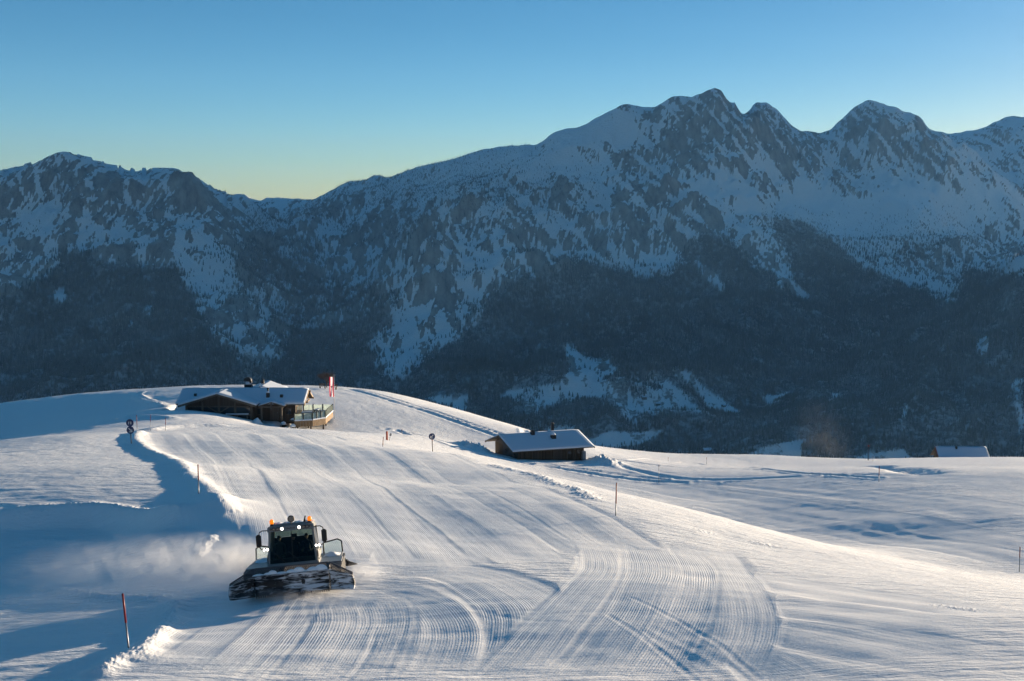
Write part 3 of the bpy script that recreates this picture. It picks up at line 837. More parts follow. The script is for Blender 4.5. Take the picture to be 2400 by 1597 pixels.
# ------------------------------------------------------------------ object helpers
class MB:
    """collects simple shapes into one mesh"""
    def __init__(self): self.v = []; self.f = []; self.s = []
    def add(self, vs, fs, smooth=False):
        o = len(self.v); self.v += [tuple(map(float, v)) for v in vs]
        self.f += [tuple(o + i for i in f) for f in fs]; self.s += [smooth] * len(fs)
        return self
    def hexa(self, b, t):
        return self.add(list(b) + list(t), [(3, 2, 1, 0), (4, 5, 6, 7), (0, 1, 5, 4), (1, 2, 6, 5), (2, 3, 7, 6), (3, 0, 4, 7)])
    def box(self, x0, x1, y0, y1, z0, z1):
        return self.hexa([(x0, y0, z0), (x1, y0, z0), (x1, y1, z0), (x0, y1, z0)], [(x0, y0, z1), (x1, y0, z1), (x1, y1, z1), (x0, y1, z1)])
    def slab(self, a, b, c, d, t):
        """quad thickened straight up by t"""
        return self.hexa([a, b, c, d], [(p[0], p[1], p[2] + t) for p in (a, b, c, d)])
    def prism(self, poly, axis, a, b):
        """2-D outline pushed along an axis from a to b"""
        def P(u, v, w): return {'x': (w, u, v), 'y': (u, w, v), 'z': (u, v, w)}[axis]
        n = len(poly)
        vs = [P(u, v, a) for u, v in poly] + [P(u, v, b) for u, v in poly]
        fs = [tuple(range(n - 1, -1, -1)), tuple(range(n, 2 * n))] + [(i, (i + 1) % n, n + (i + 1) % n, n + i) for i in range(n)]
        return self.add(vs, fs)
    def tube(self, p0, p1, r0, r1=None, n=8, cap=True):
        r1 = r0 if r1 is None else r1
        p0 = Vector(p0); p1 = Vector(p1); d = (p1 - p0)
        q = d.to_track_quat('Z', 'Y')
        ring = lambda c, r: [c + q @ Vector((r * math.cos(2 * math.pi * k / n), r * math.sin(2 * math.pi * k / n), 0)) for k in range(n)]
        vs = ring(p0, r0) + ring(p1, r1)
        self.add(vs, [(k, (k + 1) % n, n + (k + 1) % n, n + k) for k in range(n)], True)
        if cap: self.add(vs, [tuple(range(n - 1, -1, -1)), tuple(range(n, 2 * n))])
        return self
    def path(self, pts, r, n=6):
        for a, b in zip(pts[:-1], pts[1:]): self.tube(a, b, r, r, n)
        return self
    def beam(self, p0, p1, w, h):
        """square timber between two points, h measured upright where it can be"""
        p0 = Vector(p0); p1 = Vector(p1); d = (p1 - p0).normalized()
        up = Vector((0, 0, 1)) if abs(d.z) < 0.95 else Vector((0, 1, 0))
        sx = d.cross(up).normalized() * w / 2; sy = sx.cross(d).normalized() * h / 2
        b = [p0 - sx - sy, p0 + sx - sy, p0 + sx + sy, p0 - sx + sy]; t = [q + (p1 - p0) for q in b]
        return self.hexa(b, t)
    def lathe(self, prof, n=14, c=(0, 0, 0), axis='z'):
        vs, fs = [], []
        for r, h in prof:
            for k in range(n):
                a = 2 * math.pi * k / n
                u, v = r * math.cos(a), r * math.sin(a)
                p = {'z': (u, v, h), 'y': (u, h, v), 'x': (h, u, v)}[axis]
                vs.append((p[0] + c[0], p[1] + c[1], p[2] + c[2]))
        for i in range(len(prof) - 1):
            for k in range(n):
                fs.append((i * n + k, i * n + (k + 1) % n, (i + 1) * n + (k + 1) % n, (i + 1) * n + k))
        self.add(vs, fs, True)
        m = (len(prof) - 1) * n
        return self.add(vs, [tuple(range(n - 1, -1, -1)), tuple(range(m, m + n))])
    def sheet(self, fn, nu, nv):
        vs = [fn(i / nu, j / nv) for j in range(nv + 1) for i in range(nu + 1)]
        w = nu + 1
        return self.add(vs, [(j * w + i, j * w + i + 1, (j + 1) * w + i + 1, (j + 1) * w + i) for j in range(nv) for i in range(nu)], True)
    def build(self, name, mat, parent=None, bevel=0.0, fix=True):
        me = bpy.data.meshes.new(name); me.from_pydata(self.v, [], self.f)
        me.polygons.foreach_set('use_smooth', self.s)
        if fix or bevel:
            bm = bmesh.new(); bm.from_mesh(me)
            bmesh.ops.remove_doubles(bm, verts=bm.verts, dist=1e-5)
            bmesh.ops.recalc_face_normals(bm, faces=bm.faces)
            if bevel:
                es = [e for e in bm.edges if e.is_manifold and e.calc_face_angle(0) > 0.6]
                bmesh.ops.bevel(bm, geom=es, offset=bevel, segments=2, affect='EDGES', clamp_overlap=True)
            bm.to_mesh(me); bm.free()
        me.materials.append(mat)
        o = bpy.data.objects.new(name, me); COL.objects.link(o)
        if parent is not None: o.parent = parent
        return o

def tag(o, label, cat, group=None):
    o['label'] = label; o['category'] = cat
    if group: o['group'] = group
    return o
def thing(name, label, cat, loc=(0, 0, 0), rot=(0, 0, 0), group=None):
    o = bpy.data.objects.new(name, None); COL.objects.link(o)
    o.empty_display_size = 0.5
    o.location = loc; o.rotation_euler = rot
    return tag(o, label, cat, group)
def copy_tree(o, parent=None):
    c = o.copy(); COL.objects.link(c); c.parent = parent
    for ch in list(o.children): copy_tree(ch, c)
    return c
def gpos(px, py):
    """ground point under a photograph pixel"""
    x, y = hit(px, py)
    return float(x), float(y), ground_z(x, y)

def roof_snow_mesh(a, b, c, d, t, seed, nu=28, nv=10):
    """snow blanket on a roof plane a-b (eave) to d-c (ridge): rounded edges, slightly uneven"""
    a, b, c, d = map(Vector, (a, b, c, d)); mb = MB()
    def top(u, v):
        p = (a * (1 - u) + b * u) * (1 - v) + (d * (1 - u) + c * u) * v
        e = min(u, 1 - u, v * 0.7 + 0.02) * 14
        k = math.sqrt(max(0.0, min(1.0, e * 0.8 + 0.35)))
        return (p.x, p.y, p.z + t * k * (1 + 0.05 * float(perlin(p.x * 0.6, p.y * 0.6, seed)) ))
    mb.sheet(top, nu, nv)
    w = nu + 1
    rim = [i for i in range(w)] + [j * w + nu for j in range(1, nv + 1)] + [nv * w + i for i in range(nu - 1, -1, -1)] + [j * w for j in range(nv - 1, 0, -1)]
    base = []
    for i in rim:
        u = (i % w) / nu; v = (i // w) / nv
        p = (a * (1 - u) + b * u) * (1 - v) + (d * (1 - u) + c * u) * v
        base.append((p.x, p.y, p.z + 0.004))
    o = len(mb.v); mb.v += base; n = len(rim)
    for k in range(n):
        mb.f.append((rim[k], o + k, o + (k + 1) % n, rim[(k + 1) % n])); mb.s.append(True)
    mb.f.append(tuple(o + k for k in range(n))); mb.s.append(False)
    return mb

# ------------------------------------------------------------------ materials of the built things
def wood_material(name, c0, c1, board=0.18, rough=0.75):
    b = MatB(name)
    tc = b.n('ShaderNodeTexCoord').outputs['Object']
    sep = b.n('ShaderNodeSeparateXYZ'); b.l(tc, sep.inputs[0])
    s = b.math('ADD', sep.outputs[0], b.math('MULTIPLY', sep.outputs[1], 0.83))
    cell = b.math('FLOOR', b.math('DIVIDE', s, board))
    rnd = b.n('ShaderNodeTexWhiteNoise', noise_dimensions='1D'); b.l(cell, rnd.inputs['W'])
    gap = b.math('ABSOLUTE', b.math('SUBTRACT', b.math('FRACT', b.math('DIVIDE', s, board)), 0.5))
    joint = b.ramp(gap, [(0.44, 1.0), (0.49, 0.35)])
    mp = b.n('ShaderNodeMapping'); mp.inputs['Scale'].default_value = (9, 9, 1.2); b.l(tc, mp.inputs['Vector'])
    gr = b.noise(mp.outputs[0], 1.5, 5, 0.6)
    c = b.mixc(b.math('MULTIPLY_ADD', rnd.outputs['Value'], 0.55, b.math('MULTIPLY', gr, 0.45)), c0, c1)
    mul = b.n('ShaderNodeMix', data_type='RGBA', blend_type='MULTIPLY'); mul.inputs[0].default_value = 1.0
    b.l(c, mul.inputs[6]); b.l(joint, mul.inputs[7])
    b.bsdf(mul.outputs[2], rough, 0, b.bump(b.math('ADD', gr, joint), 0.02, 0.6), 0.2)
    return b.m
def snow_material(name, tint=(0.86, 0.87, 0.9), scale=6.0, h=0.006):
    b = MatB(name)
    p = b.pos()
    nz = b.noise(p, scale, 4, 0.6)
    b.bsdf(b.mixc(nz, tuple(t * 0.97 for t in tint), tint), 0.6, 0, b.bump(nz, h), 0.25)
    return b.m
def glass_material(name, tint=(0.8, 0.86, 0.85), refl=0.5, rough=0.03):
    b = MatB(name)
    tr = b.n('ShaderNodeBsdfTransparent'); tr.inputs[0].default_value = (*tint, 1)
    gl = b.n('ShaderNodeBsdfGlossy'); gl.inputs['Roughness'].default_value = rough
    fr = b.n('ShaderNodeFresnel'); fr.inputs[0].default_value = 1.45
    mx = b.n('ShaderNodeMixShader')
    b.l(b.math('MULTIPLY', fr.outputs[0], refl, clamp=True), mx.inputs[0]); b.l(tr.outputs[0], mx.inputs[1]); b.l(gl.outputs[0], mx.inputs[2])
    b.l(mx.outputs[0], b.out.inputs['Surface'])
    return b.m
def lamp_material(name, col, strength):
    b = MatB(name)
    nd = b.bsdf(col, 0.3)
    nd.inputs['Emission Color'].default_value = (*col, 1); nd.inputs['Emission Strength'].default_value = strength
    return b.m
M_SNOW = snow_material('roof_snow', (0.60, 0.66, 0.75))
M_CLUMP = snow_material('loose_snow', (0.86, 0.87, 0.9), 3.0, 0.08)
M_TIMBER = wood_material('weathered_timber', (0.045, 0.034, 0.026), (0.095, 0.072, 0.056), 0.20)
M_BEAM = wood_material('grey_beam', (0.085, 0.07, 0.056), (0.14, 0.115, 0.093), 0.4)
M_LARCH = wood_material('larch_boards', (0.17, 0.11, 0.062), (0.29, 0.20, 0.12), 0.16)
M_BARN = wood_material('barn_boards', (0.022, 0.016, 0.011), (0.12, 0.085, 0.055), 0.22)
M_SHINGLE = wood_material('shingle_wall', (0.07, 0.066, 0.062), (0.11, 0.10, 0.095), 0.25)
M_DARKGLASS = flat_material('dark_window_glass', (0.02, 0.025, 0.03), 0.08, 0.0, 0.6)
def frosted_material(name):
    b = MatB(name)
    t = b.n('ShaderNodeBsdfTransparent'); t.inputs[0].default_value = (0.72, 0.84, 0.78, 1)
    d = b.n('ShaderNodeBsdfTranslucent'); d.inputs[0].default_value = (0.62, 0.74, 0.66, 1)
    e = b.n('ShaderNodeBsdfDiffuse'); e.inputs[0].default_value = (0.55, 0.66, 0.60, 1)
    m = b.n('ShaderNodeMixShader'); m.inputs[0].default_value = 0.5; b.l(d.outputs[0], m.inputs[1]); b.l(e.outputs[0], m.inputs[2])
    f = b.ramp(b.noise(b.pos(), 2.5, 3), [(0.3, 0.35), (0.7, 0.75)])
    k = b.n('ShaderNodeMixShader'); b.l(f, k.inputs[0]); b.l(t.outputs[0], k.inputs[1]); b.l(m.outputs[0], k.inputs[2])
    b.l(k.outputs[0], b.out.inputs['Surface'])
    return b.m
M_GLASS = glass_material('clear_glass', (0.80, 0.90, 0.86), 1.3, 0.08)
M_FROST = frosted_material('frosted_terrace_glass')
M_BLACK = flat_material('black_metal', (0.018, 0.018, 0.02), 0.45, 0.3)
M_GREYMETAL = flat_material('grey_metal', (0.22, 0.23, 0.25), 0.45, 0.5)
M_WHITEPAINT = flat_material('white_paint', (0.62, 0.62, 0.61), 0.5)
M_RED = flat_material('red_paint', (0.20, 0.012, 0.012), 0.5)
M_ORANGE = flat_material('orange_red_padding', (0.36, 0.05, 0.02), 0.6)
M_SIGNBLUE = flat_material('sign_blue', (0.012, 0.03, 0.10), 0.4)
# ------------------------------------------------------------------ chalet on the knoll
CH = Vector((-44.5, 206.0, -35.45))
def L(x, y, z): return (x - CH.x, y - CH.y, z - CH.z)     # world figures to chalet frame
chalet = thing('chalet', 'wide timber chalet with snowy roof, glazed front gable and glass-railed terrace', 'house', CH + Vector((0, 0, KH * 206)))
RZ, RY = -31.1, 210.0            # ridge
EF, EB, EZ = 205.3, 214.7, -32.98
X0, X1 = -54.3, -33.6
FL = -35.6
# walls
mb = MB(); mb.box(-52.8 - CH.x, -35.2 - CH.x, 206.7 - CH.y, 213.3 - CH.y, FL - CH.z - 0.6, -32.75 - CH.z)
mb.build('wall', M_TIMBER, chalet)
for xg, nm in ((-35.2, 'gable_wall'), (-52.6, 'gable_wall')):
    mb = MB(); mb.prism([(206.7 - CH.y, -32.75 - CH.z), (213.3 - CH.y, -32.75 - CH.z), (210 - CH.y, -31.45 - CH.z)], 'x', xg - CH.x - 0.2, xg - CH.x)
    mb.build(nm, M_LARCH, chalet)
# main roof: boards below, snow above
for ya, nm in ((EF, 'roof'), (EB, 'roof')):
    mb = MB(); mb.slab(L(X0, ya, EZ), L(X1, ya, EZ), L(X1, RY, RZ), L(X0, RY, RZ), 0.14)
    rf = mb.build(nm, M_BEAM, chalet)
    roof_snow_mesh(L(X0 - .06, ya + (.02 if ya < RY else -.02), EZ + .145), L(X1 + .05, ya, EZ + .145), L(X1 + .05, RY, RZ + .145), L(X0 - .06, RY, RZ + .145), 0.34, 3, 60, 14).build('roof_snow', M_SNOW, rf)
# barge boards of the sunny gable and its purlin ends
for ya in (EF, EB):
    mb = MB(); mb.beam(L(X1 + .07, ya, EZ + .02), L(X1 + .07, RY, RZ + .02), 0.10, 0.30); mb.build('barge_board', M_LARCH, chalet)
for yy, zz in ((RY, RZ - .16), (206.9, EZ + .28), (213.1, EZ + .28)):
    mb = MB(); mb.beam(L(-36, yy, zz), L(-33.2, yy, zz), 0.22, 0.24); mb.build('purlin', M_LARCH, chalet)
mb = MB(); mb.beam(L(-33.9, 207.2, -33.0), L(-33.9, 212.8, -33.0), 0.16, 0.18); mb.build('tie_beam', M_LARCH, chalet)
mb = MB(); mb.beam(L(-33.9, 208.2, -32.9), L(-33.9, 210, -31.6), 0.12, 0.14); mb.beam(L(-33.9, 211.8, -32.9), L(-33.9, 210, -31.6), 0.12, 0.14); mb.build('brace', M_LARCH, chalet)
# side wall windows in the sun
for k in range(4):
    y0 = 207.3 + k * 1.45
    mb = MB(); mb.box(-35.2 - CH.x, -35.12 - CH.x, y0 - CH.y, y0 + 1.05 - CH.y, -34.9 - CH.z, -33.4 - CH.z); fr = mb.build('window_frame', M_LARCH, chalet)
    mb = MB(); mb.box(-35.118 - CH.x, -35.10 - CH.x, y0 + .12 - CH.y, y0 + .93 - CH.y, -34.78 - CH.z, -33.5 - CH.z); mb.build('window_pane', M_DARKGLASS, fr)
# glazed cross gable at the front
GA, GH, GY = -47.0, 6.2, 202.6
AZ, GZ = -31.02, -32.86
for sgn in (-1, 1):
    mb = MB(); mb.slab(L(GA + sgn * GH, GY, GZ), L(GA, GY, AZ), L(GA, 209.8, AZ), L(GA + sgn * GH, 209.8, GZ), 0.14)
    rf = mb.build('gable_roof', M_BEAM, chalet)
    a, b, c, d = L(GA + sgn * GH, GY, GZ + .145), L(GA + sgn * GH, 208.9, GZ + .145), L(GA, 208.9, AZ + .145), L(GA, GY, AZ + .145)
    if sgn > 0: a, b, c, d = b, a, d, c
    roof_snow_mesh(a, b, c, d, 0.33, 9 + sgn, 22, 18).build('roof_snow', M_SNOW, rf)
    mb = MB(); mb.beam(L(GA + sgn * (GH + .05), GY - .06, GZ + .0), L(GA, GY - .06, AZ + .02), 0.10, 0.30); mb.build('barge_board', M_BEAM, chalet)
GWY = 203.9
mb = MB(); mb.prism([(-52.4 - CH.x, FL - CH.z - .6), (-41.6 - CH.x, FL - CH.z - .6), (-41.6 - CH.x, -32.72 - CH.z), (GA - CH.x, -31.12 - CH.z), (-52.4 - CH.x, -32.72 - CH.z)], 'y', GWY - CH.y, 206.69 - CH.y)
mb.build('gable_front', M_TIMBER, chalet)
px_ = [-52.2, -49.6, -47.0, -44.4, -41.8]
def gz(x): return AZ - 0.1 - abs(x - GA) * (AZ - GZ) / GH
for i, xx in enumerate(px_):
    mb = MB(); mb.box(xx - .15 - CH.x, xx + .15 - CH.x, GWY - .22 - CH.y, GWY - .02 - CH.y, FL - .5 - CH.z, gz(xx) - .06 - CH.z); mb.build('post', M_BEAM, chalet)
for zz in (-34.35, -33.0):
    w = 5.2 if zz < -34 else 4.9
    mb = MB(); mb.box(GA - w - CH.x, GA + w - CH.x, GWY - .26 - CH.y, GWY - .03 - CH.y, zz - .11 - CH.z, zz + .11 - CH.z); mb.build('rail', M_BEAM, chalet)
for i in range(4):
    a, b = px_[i] + .2, px_[i + 1] - .2
    for z0, z1 in ((-35.5, -34.48), (-34.22, -33.12)):
        mb = MB(); mb.box(a - CH.x, b - CH.x, GWY - .012 - CH.y, GWY - .006 - CH.y, z0 - CH.z, z1 - CH.z); mb.build('window_pane', M_DARKGLASS, chalet)
for sgn in (-1, 1):
    mb = MB(); mb.beam(L(GA + sgn * .1, GWY - .3, -34.0), L(GA + sgn * 1.9, GWY - .3, -32.9), 0.12, 0.2); mb.build('brace', M_BEAM, chalet)
    mb = MB(); mb.beam(L(GA + sgn * 2.6, GWY - .8, gz(GA + 2.6) - .1), L(GA + sgn * 2.6, GWY - .1, gz(GA + 2.6) - .5), 0.14, 0.18); mb.build('bracket', M_BEAM, chalet)
# porch in front of the door
PA, PH, PYY = -38.6, 2.1, 203.5
for sgn in (-1, 1):
    mb = MB(); mb.slab(L(PA + sgn * PH, PYY, -33.05), L(PA, PYY, -32.42), L(PA, 206.9, -32.42), L(PA + sgn * PH, 206.9, -33.05), 0.12)
    rf = mb.build('porch_roof', M_BEAM, chalet)
    a, b, c, d = L(PA + sgn * PH, PYY + .3, -32.925), L(PA + sgn * PH, 206.4, -32.925), L(PA, 206.4, -32.295), L(PA, PYY + .3, -32.295)
    if sgn > 0: a, b, c, d = b, a, d, c
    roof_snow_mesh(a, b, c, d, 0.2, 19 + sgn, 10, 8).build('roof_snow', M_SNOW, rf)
    mb = MB(); mb.box(PA + sgn * 1.6 - .13 - CH.x, PA + sgn * 1.6 + .13 - CH.x, PYY + .3 - CH.y, PYY + .56 - CH.y, FL - CH.z - .3, -32.96 - CH.z); mb.build('post', M_BEAM, chalet)
mb = MB(); mb.box(PA - 1.9 - CH.x, PA + 1.9 - CH.x, PYY + .28 - CH.y, PYY + .52 - CH.y, -33.2 - CH.z, -32.98 - CH.z); mb.build('rail', M_BEAM, chalet)
mb = MB(); mb.box(PA - .1 - CH.x, PA + .1 - CH.x, PYY + .1 - CH.y, PYY + .3 - CH.y, -33.5 - CH.z, -32.5 - CH.z); mb.build('king_post', M_BEAM, chalet)
mb = MB(); mb.box(PA - .75 - CH.x, PA + .75 - CH.x, 206.62 - CH.y, 206.695 - CH.y, FL - CH.z, -33.45 - CH.z); dr = mb.build('door', M_BEAM, chalet)
mb = MB(); mb.tube(L(PA + .5, 206.6, -34.5), L(PA + .5, 206.6, -34.3), .04); mb.build('door_handle', M_GREYMETAL, dr)
for xa in (-41.0, -36.3):
    mb = MB(); mb.box(xa - .5 - CH.x, xa + .5 - CH.x, 206.63 - CH.y, 206.695 - CH.y, -34.7 - CH.z, -33.6 - CH.z); fr = mb.build('window_frame', M_BEAM, chalet)
    mb = MB(); mb.box(xa - .4 - CH.x, xa + .4 - CH.x, 206.61 - CH.y, 206.628 - CH.y, -34.6 - CH.z, -33.7 - CH.z); mb.build('window_pane', M_DARKGLASS, fr)
# chimneys and vents on the roof
def roof_z(y): return RZ - abs(y - RY) * (RZ - EZ) / (RY - EF) + .14
def chimney(x, y, w, h, cap=True, name='chimney'):
    z = roof_z(y)
    mb = MB(); mb.box(x - w / 2 - CH.x, x + w / 2 - CH.x, y - w / 2 - CH.y, y + w / 2 - CH.y, z - .3 - CH.z, z + h - CH.z)
    c = mb.build(name, M_BLACK, chalet)
    if cap:
        mb = MB(); mb.lathe([(w * .62, 0), (w * .6, .14), (w * .35, .28), (w * .1, .33)], 10, L(x, y, z + h + .003)); mb.build('snow_cap', M_SNOW, c)
        mb = MB(); mb.tube(L(x, y, z + h + .2), L(x, y, z + h + .62), w * .26, w * .26, 8); mb.lathe([(w * .4, 0), (w * .36, .12), (w * .05, .2)], 10, L(x, y, z + h + .62)); mb.build('flue', M_BLACK, c)
    return c
chimney(-39.7, 207.0, .52, 1.0)
chimney(-37.5, 207.0, .46, .72, False, 'roof_vent')
chimney(-51.6, 207.4, .40, .66, False, 'roof_vent')
# extractor with its round cowl, and a flue, on the rear wing
mb = MB(); mb.box(-44.5 - CH.x, -43.3 - CH.x, 211.5 - CH.y, 212.7 - CH.y, -33 - CH.z, -30.35 - CH.z); ex = mb.build('extractor', M_BLACK, chalet)
mb = MB(); mb.lathe([(.50, 0), (.46, .3), (.42, .42)], 14, L(-43.9, 212.1, -30.345)); mb.build('collar', M_SNOW, ex)
mb = MB()
prof = [(-.62, 0)] + [(.62 * math.cos(R(a)), .62 * math.sin(R(a))) for a in range(180, -1, -20)] + [(.62, -.38), (.40, -.38), (.32, -.1)]
mb.prism([(u - 44.0 - CH.x, v - 29.72 - CH.z) for u, v in prof[1:]], 'y', 211.65 - CH.y, 212.55 - CH.y); mb.build('cowl', M_BLACK, ex)
mb = MB(); mb.box(-42.0 - CH.x, -41.55 - CH.x, 213.2 - CH.y, 213.65 - CH.y, -33 - CH.z, -29.95 - CH.z); mb.lathe([(.26, 0), (.2, .2), (.05, .35), (.05, .6)], 10, L(-41.77, 213.42, -29.947)); mb.build('chimney', M_BLACK, chalet)
for sgn in (-1, 1):
    mb = MB(); mb.slab(L(-41.7 + sgn * 3.2, 210.3, -31.9), L(-41.7, 210.3, -30.75), L(-41.7, 219, -30.75), L(-41.7 + sgn * 3.2, 219, -31.9), 0.14); rf = mb.build('rear_roof', M_BEAM, chalet)
    a, b, c, d = L(-41.7 + sgn * 3.2, 210.3, -31.755), L(-41.7 + sgn * 3.2, 219, -31.755), L(-41.7, 219, -30.605), L(-41.7, 210.3, -30.605)
    if sgn > 0: a, b, c, d = b, a, d, c
    roof_snow_mesh(a, b, c, d, 0.3, 29 + sgn, 14, 8).build('roof_snow', M_SNOW, rf)
mb = MB(); mb.prism([(-44.4 - CH.x, -36 - CH.z), (-39 - CH.x, -36 - CH.z), (-39 - CH.x, -31.75 - CH.z), (-41.7 - CH.x, -30.8 - CH.z), (-44.4 - CH.x, -31.75 - CH.z)], 'y', 213.31 - CH.y, 218.3 - CH.y); mb.build('rear_wall', M_TIMBER, chalet)
# terrace on stilts with a glass balustrade
DZ = -35.1
deck = [(-34.6, 201.9), (-31.9, 202.9), (-30.2, 205.4), (-30.2, 214.0), (-35.1, 214.0), (-35.1, 206.6), (-35.6, 203.0)]
mb = MB(); mb.prism([(x - CH.x, y - CH.y) for x, y in deck], 'z', DZ - .12 - CH.z, DZ - CH.z); terr = mb.build('terrace_floor', M_BEAM, chalet)
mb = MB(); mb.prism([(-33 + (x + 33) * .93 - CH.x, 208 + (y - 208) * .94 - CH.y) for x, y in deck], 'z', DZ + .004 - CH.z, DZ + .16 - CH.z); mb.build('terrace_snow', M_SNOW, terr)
def edge(a, b, n, planks):
    ax, ay = a; bx, by = b
    ln = math.hypot(bx - ax, by - ay); tx, ty = (bx - ax) / ln, (by - ay) / ln; nx, ny = ty, -tx
    np_ = max(2, int(ln / 0.42))
    for k in range(np_):
        s0, s1 = ln * k / np_ + .01, ln * (k + 1) / np_ - .01
        q = [(ax + tx * s0 + nx * .02, ay + ty * s0 + ny * .02), (ax + tx * s1 + nx * .02, ay + ty * s1 + ny * .02), (ax + tx * s1 + nx * .07, ay + ty * s1 + ny * .07), (ax + tx * s0 + nx * .07, ay + ty * s0 + ny * .07)]
        mb = MB(); mb.prism([(x - CH.x, y - CH.y) for x, y in q], 'z', DZ - .98 - CH.z + .02 * ((k * 7) % 3), DZ - .02 - CH.z); mb.build('fascia_board', M_LARCH, chalet)
    mb = MB(); q = [(ax - nx * .15, ay - ny * .15), (bx - nx * .15, by - ny * .15), (bx + nx * .16, by + ny * .16), (ax + nx * .16, ay + ny * .16)]
    mb.prism([(x - CH.x, y - CH.y) for x, y in q], 'z', DZ + .005 - CH.z, DZ + .2 - CH.z); mb.build('snow_ledge', M_SNOW, chalet, 0.05)
    for k in range(n + 1):
        s = ln * k / n
        mb = MB(); mb.beam(L(ax + tx * s, ay + ty * s, DZ), L(ax + tx * s, ay + ty * s, DZ + 1.24), .17, .17); mb.build('balustrade_post', M_BLACK, chalet)
        if k < n:
            s0, s1 = s + .1, ln * (k + 1) / n - .1
            mb = MB(); mb.add([L(ax + tx * s0, ay + ty * s0, DZ + .22), L(ax + tx * s1, ay + ty * s1, DZ + .22), L(ax + tx * s1, ay + ty * s1, DZ + 1.12), L(ax + tx * s0, ay + ty * s0, DZ + 1.12)], [(0, 1, 2, 3)])
            mb.build('glass_panel', M_FROST, chalet)
edge(deck[0], deck[1], 2, True); edge(deck[1], deck[2], 3, True); edge(deck[2], deck[3], 6, True); edge(deck[3], deck[4], 3, False)
for xx, yy in ((-34.2, 202.6), (-32.2, 203.4), (-30.6, 206), (-30.6, 209), (-30.6, 212), (-33, 206), (-33, 210)):
    mb = MB(); mb.beam(L(xx, yy, DZ - 2.6), L(xx, yy, DZ - .15), .22, .22); mb.build('stilt', M_TIMBER, chalet)

def picnic_table(x, y, rz, label):
    t = thing('picnic_table', label, 'table', (x, y, DZ + .16 + KH * 206), (0, 0, rz), 'tables on the terrace')
    mb = MB(); mb.box(-.9, .9, -.38, .38, .70, .76); top = mb.build('table_top', M_BEAM, t)
    mb = MB(); mb.box(-.88, .88, -.36, .36, .763, .86); mb.build('snow_cap', M_SNOW, top, .03)
    for s in (-1, 1):
        mb = MB(); mb.box(-.9, .9, s * .75 - .13, s * .75 + .13, .42, .47); mb.build('bench_seat', M_BEAM, t)
        mb = MB(); mb.box(s * .65 - .05, s * .65 + .05, -.8, .8, .36, .42); mb.beam((s * .65, -.62, 0), (s * .65, -.2, .70), .07, .1); mb.beam((s * .65, .62, 0), (s * .65, .2, .70), .07, .1); mb.build('trestle', M_BEAM, t)
picnic_table(-33.2, 205.6, R(12), 'snow-topped wooden picnic table on the terrace near the lit house wall')
picnic_table(-32.0, 209.2, R(80), 'wooden picnic table on the terrace by the far glass railing')

def cloth_material(name, col):
    b = MatB(name)
    d = b.n('ShaderNodeBsdfDiffuse'); d.inputs[0].default_value = (*col, 1)
    t = b.n('ShaderNodeBsdfTranslucent'); t.inputs[0].default_value = (*col, 1)
    nz = b.noise(b.pos(), 4.0, 2)
    b.l(b.bump(nz, 0.02), d.inputs['Normal'])
    m = b.n('ShaderNodeMixShader'); m.inputs[0].default_value = 0.5
    b.l(d.outputs[0], m.inputs[1]); b.l(t.outputs[0], m.inputs[2]); b.l(m.outputs[0], b.out.inputs['Surface'])
    return b.m
M_FLAGRED = cloth_material('flag_red_cloth', (0.40, 0.012, 0.04))
M_FLAGWHITE = cloth_material('flag_white_cloth', (0.75, 0.72, 0.76))
# flag on its pole at the terrace corner
def flag():
    fx, fy = -29.95, 214.3
    z0 = ground_z(fx, fy) - .3
    t = thing('flagpole', 'tall thin flagpole with red and white banner at the terrace corner', 'flagpole', (fx, fy, z0))
    H = -29.05 + KH * 206 - z0
    mb = MB(); mb.tube((0, 0, 0), (0, 0, H), .05, .035, 8); mb.lathe([(.05, 0), (.07, .05), (.02, .13)], 8, (0, 0, H)); mb.build('pole', M_WHITEPAINT, t)
    mb = MB(); mb.tube((0, 0, H - .3), (-.78, -.1, H - .2), .02); mb.build('crossbar', M_GREYMETAL, t)
    ban = None
    for k, mt in enumerate((M_FLAGRED, M_FLAGWHITE, M_FLAGRED)):
        u0, u1 = ((0.0, .27), (.27, .73), (.73, 1.0))[k]
        def fn(u, v, u0=u0, u1=u1):
            s = u0 + (u1 - u0) * u
            x = -.76 + .72 * s; zz = H - .26 - 3.35 * v - .04 * s
            return (x + .05 * math.sin(5 * v + 2) * v, -.1 + .10 * math.sin(7 * s + 4 * v) * (.3 + v), zz)
        mb = MB(); mb.sheet(fn, 5, 20)
        o = mb.build('banner_stripe', mt, t)
    mb = MB(); zc = H - 1.95
    o = [(0, .17), (.05, .10), (.16, .12), (.13, -.02), (.05, -.06), (.09, -.17), (0, -.13), (-.09, -.17), (-.05, -.06), (-.13, -.02), (-.16, .12), (-.05, .10)]
    mb.prism([(-.41 + u, zc + v) for u, v in o], 'y', -.235, -.225); mb.build('emblem', M_BLACK, t)
flag()
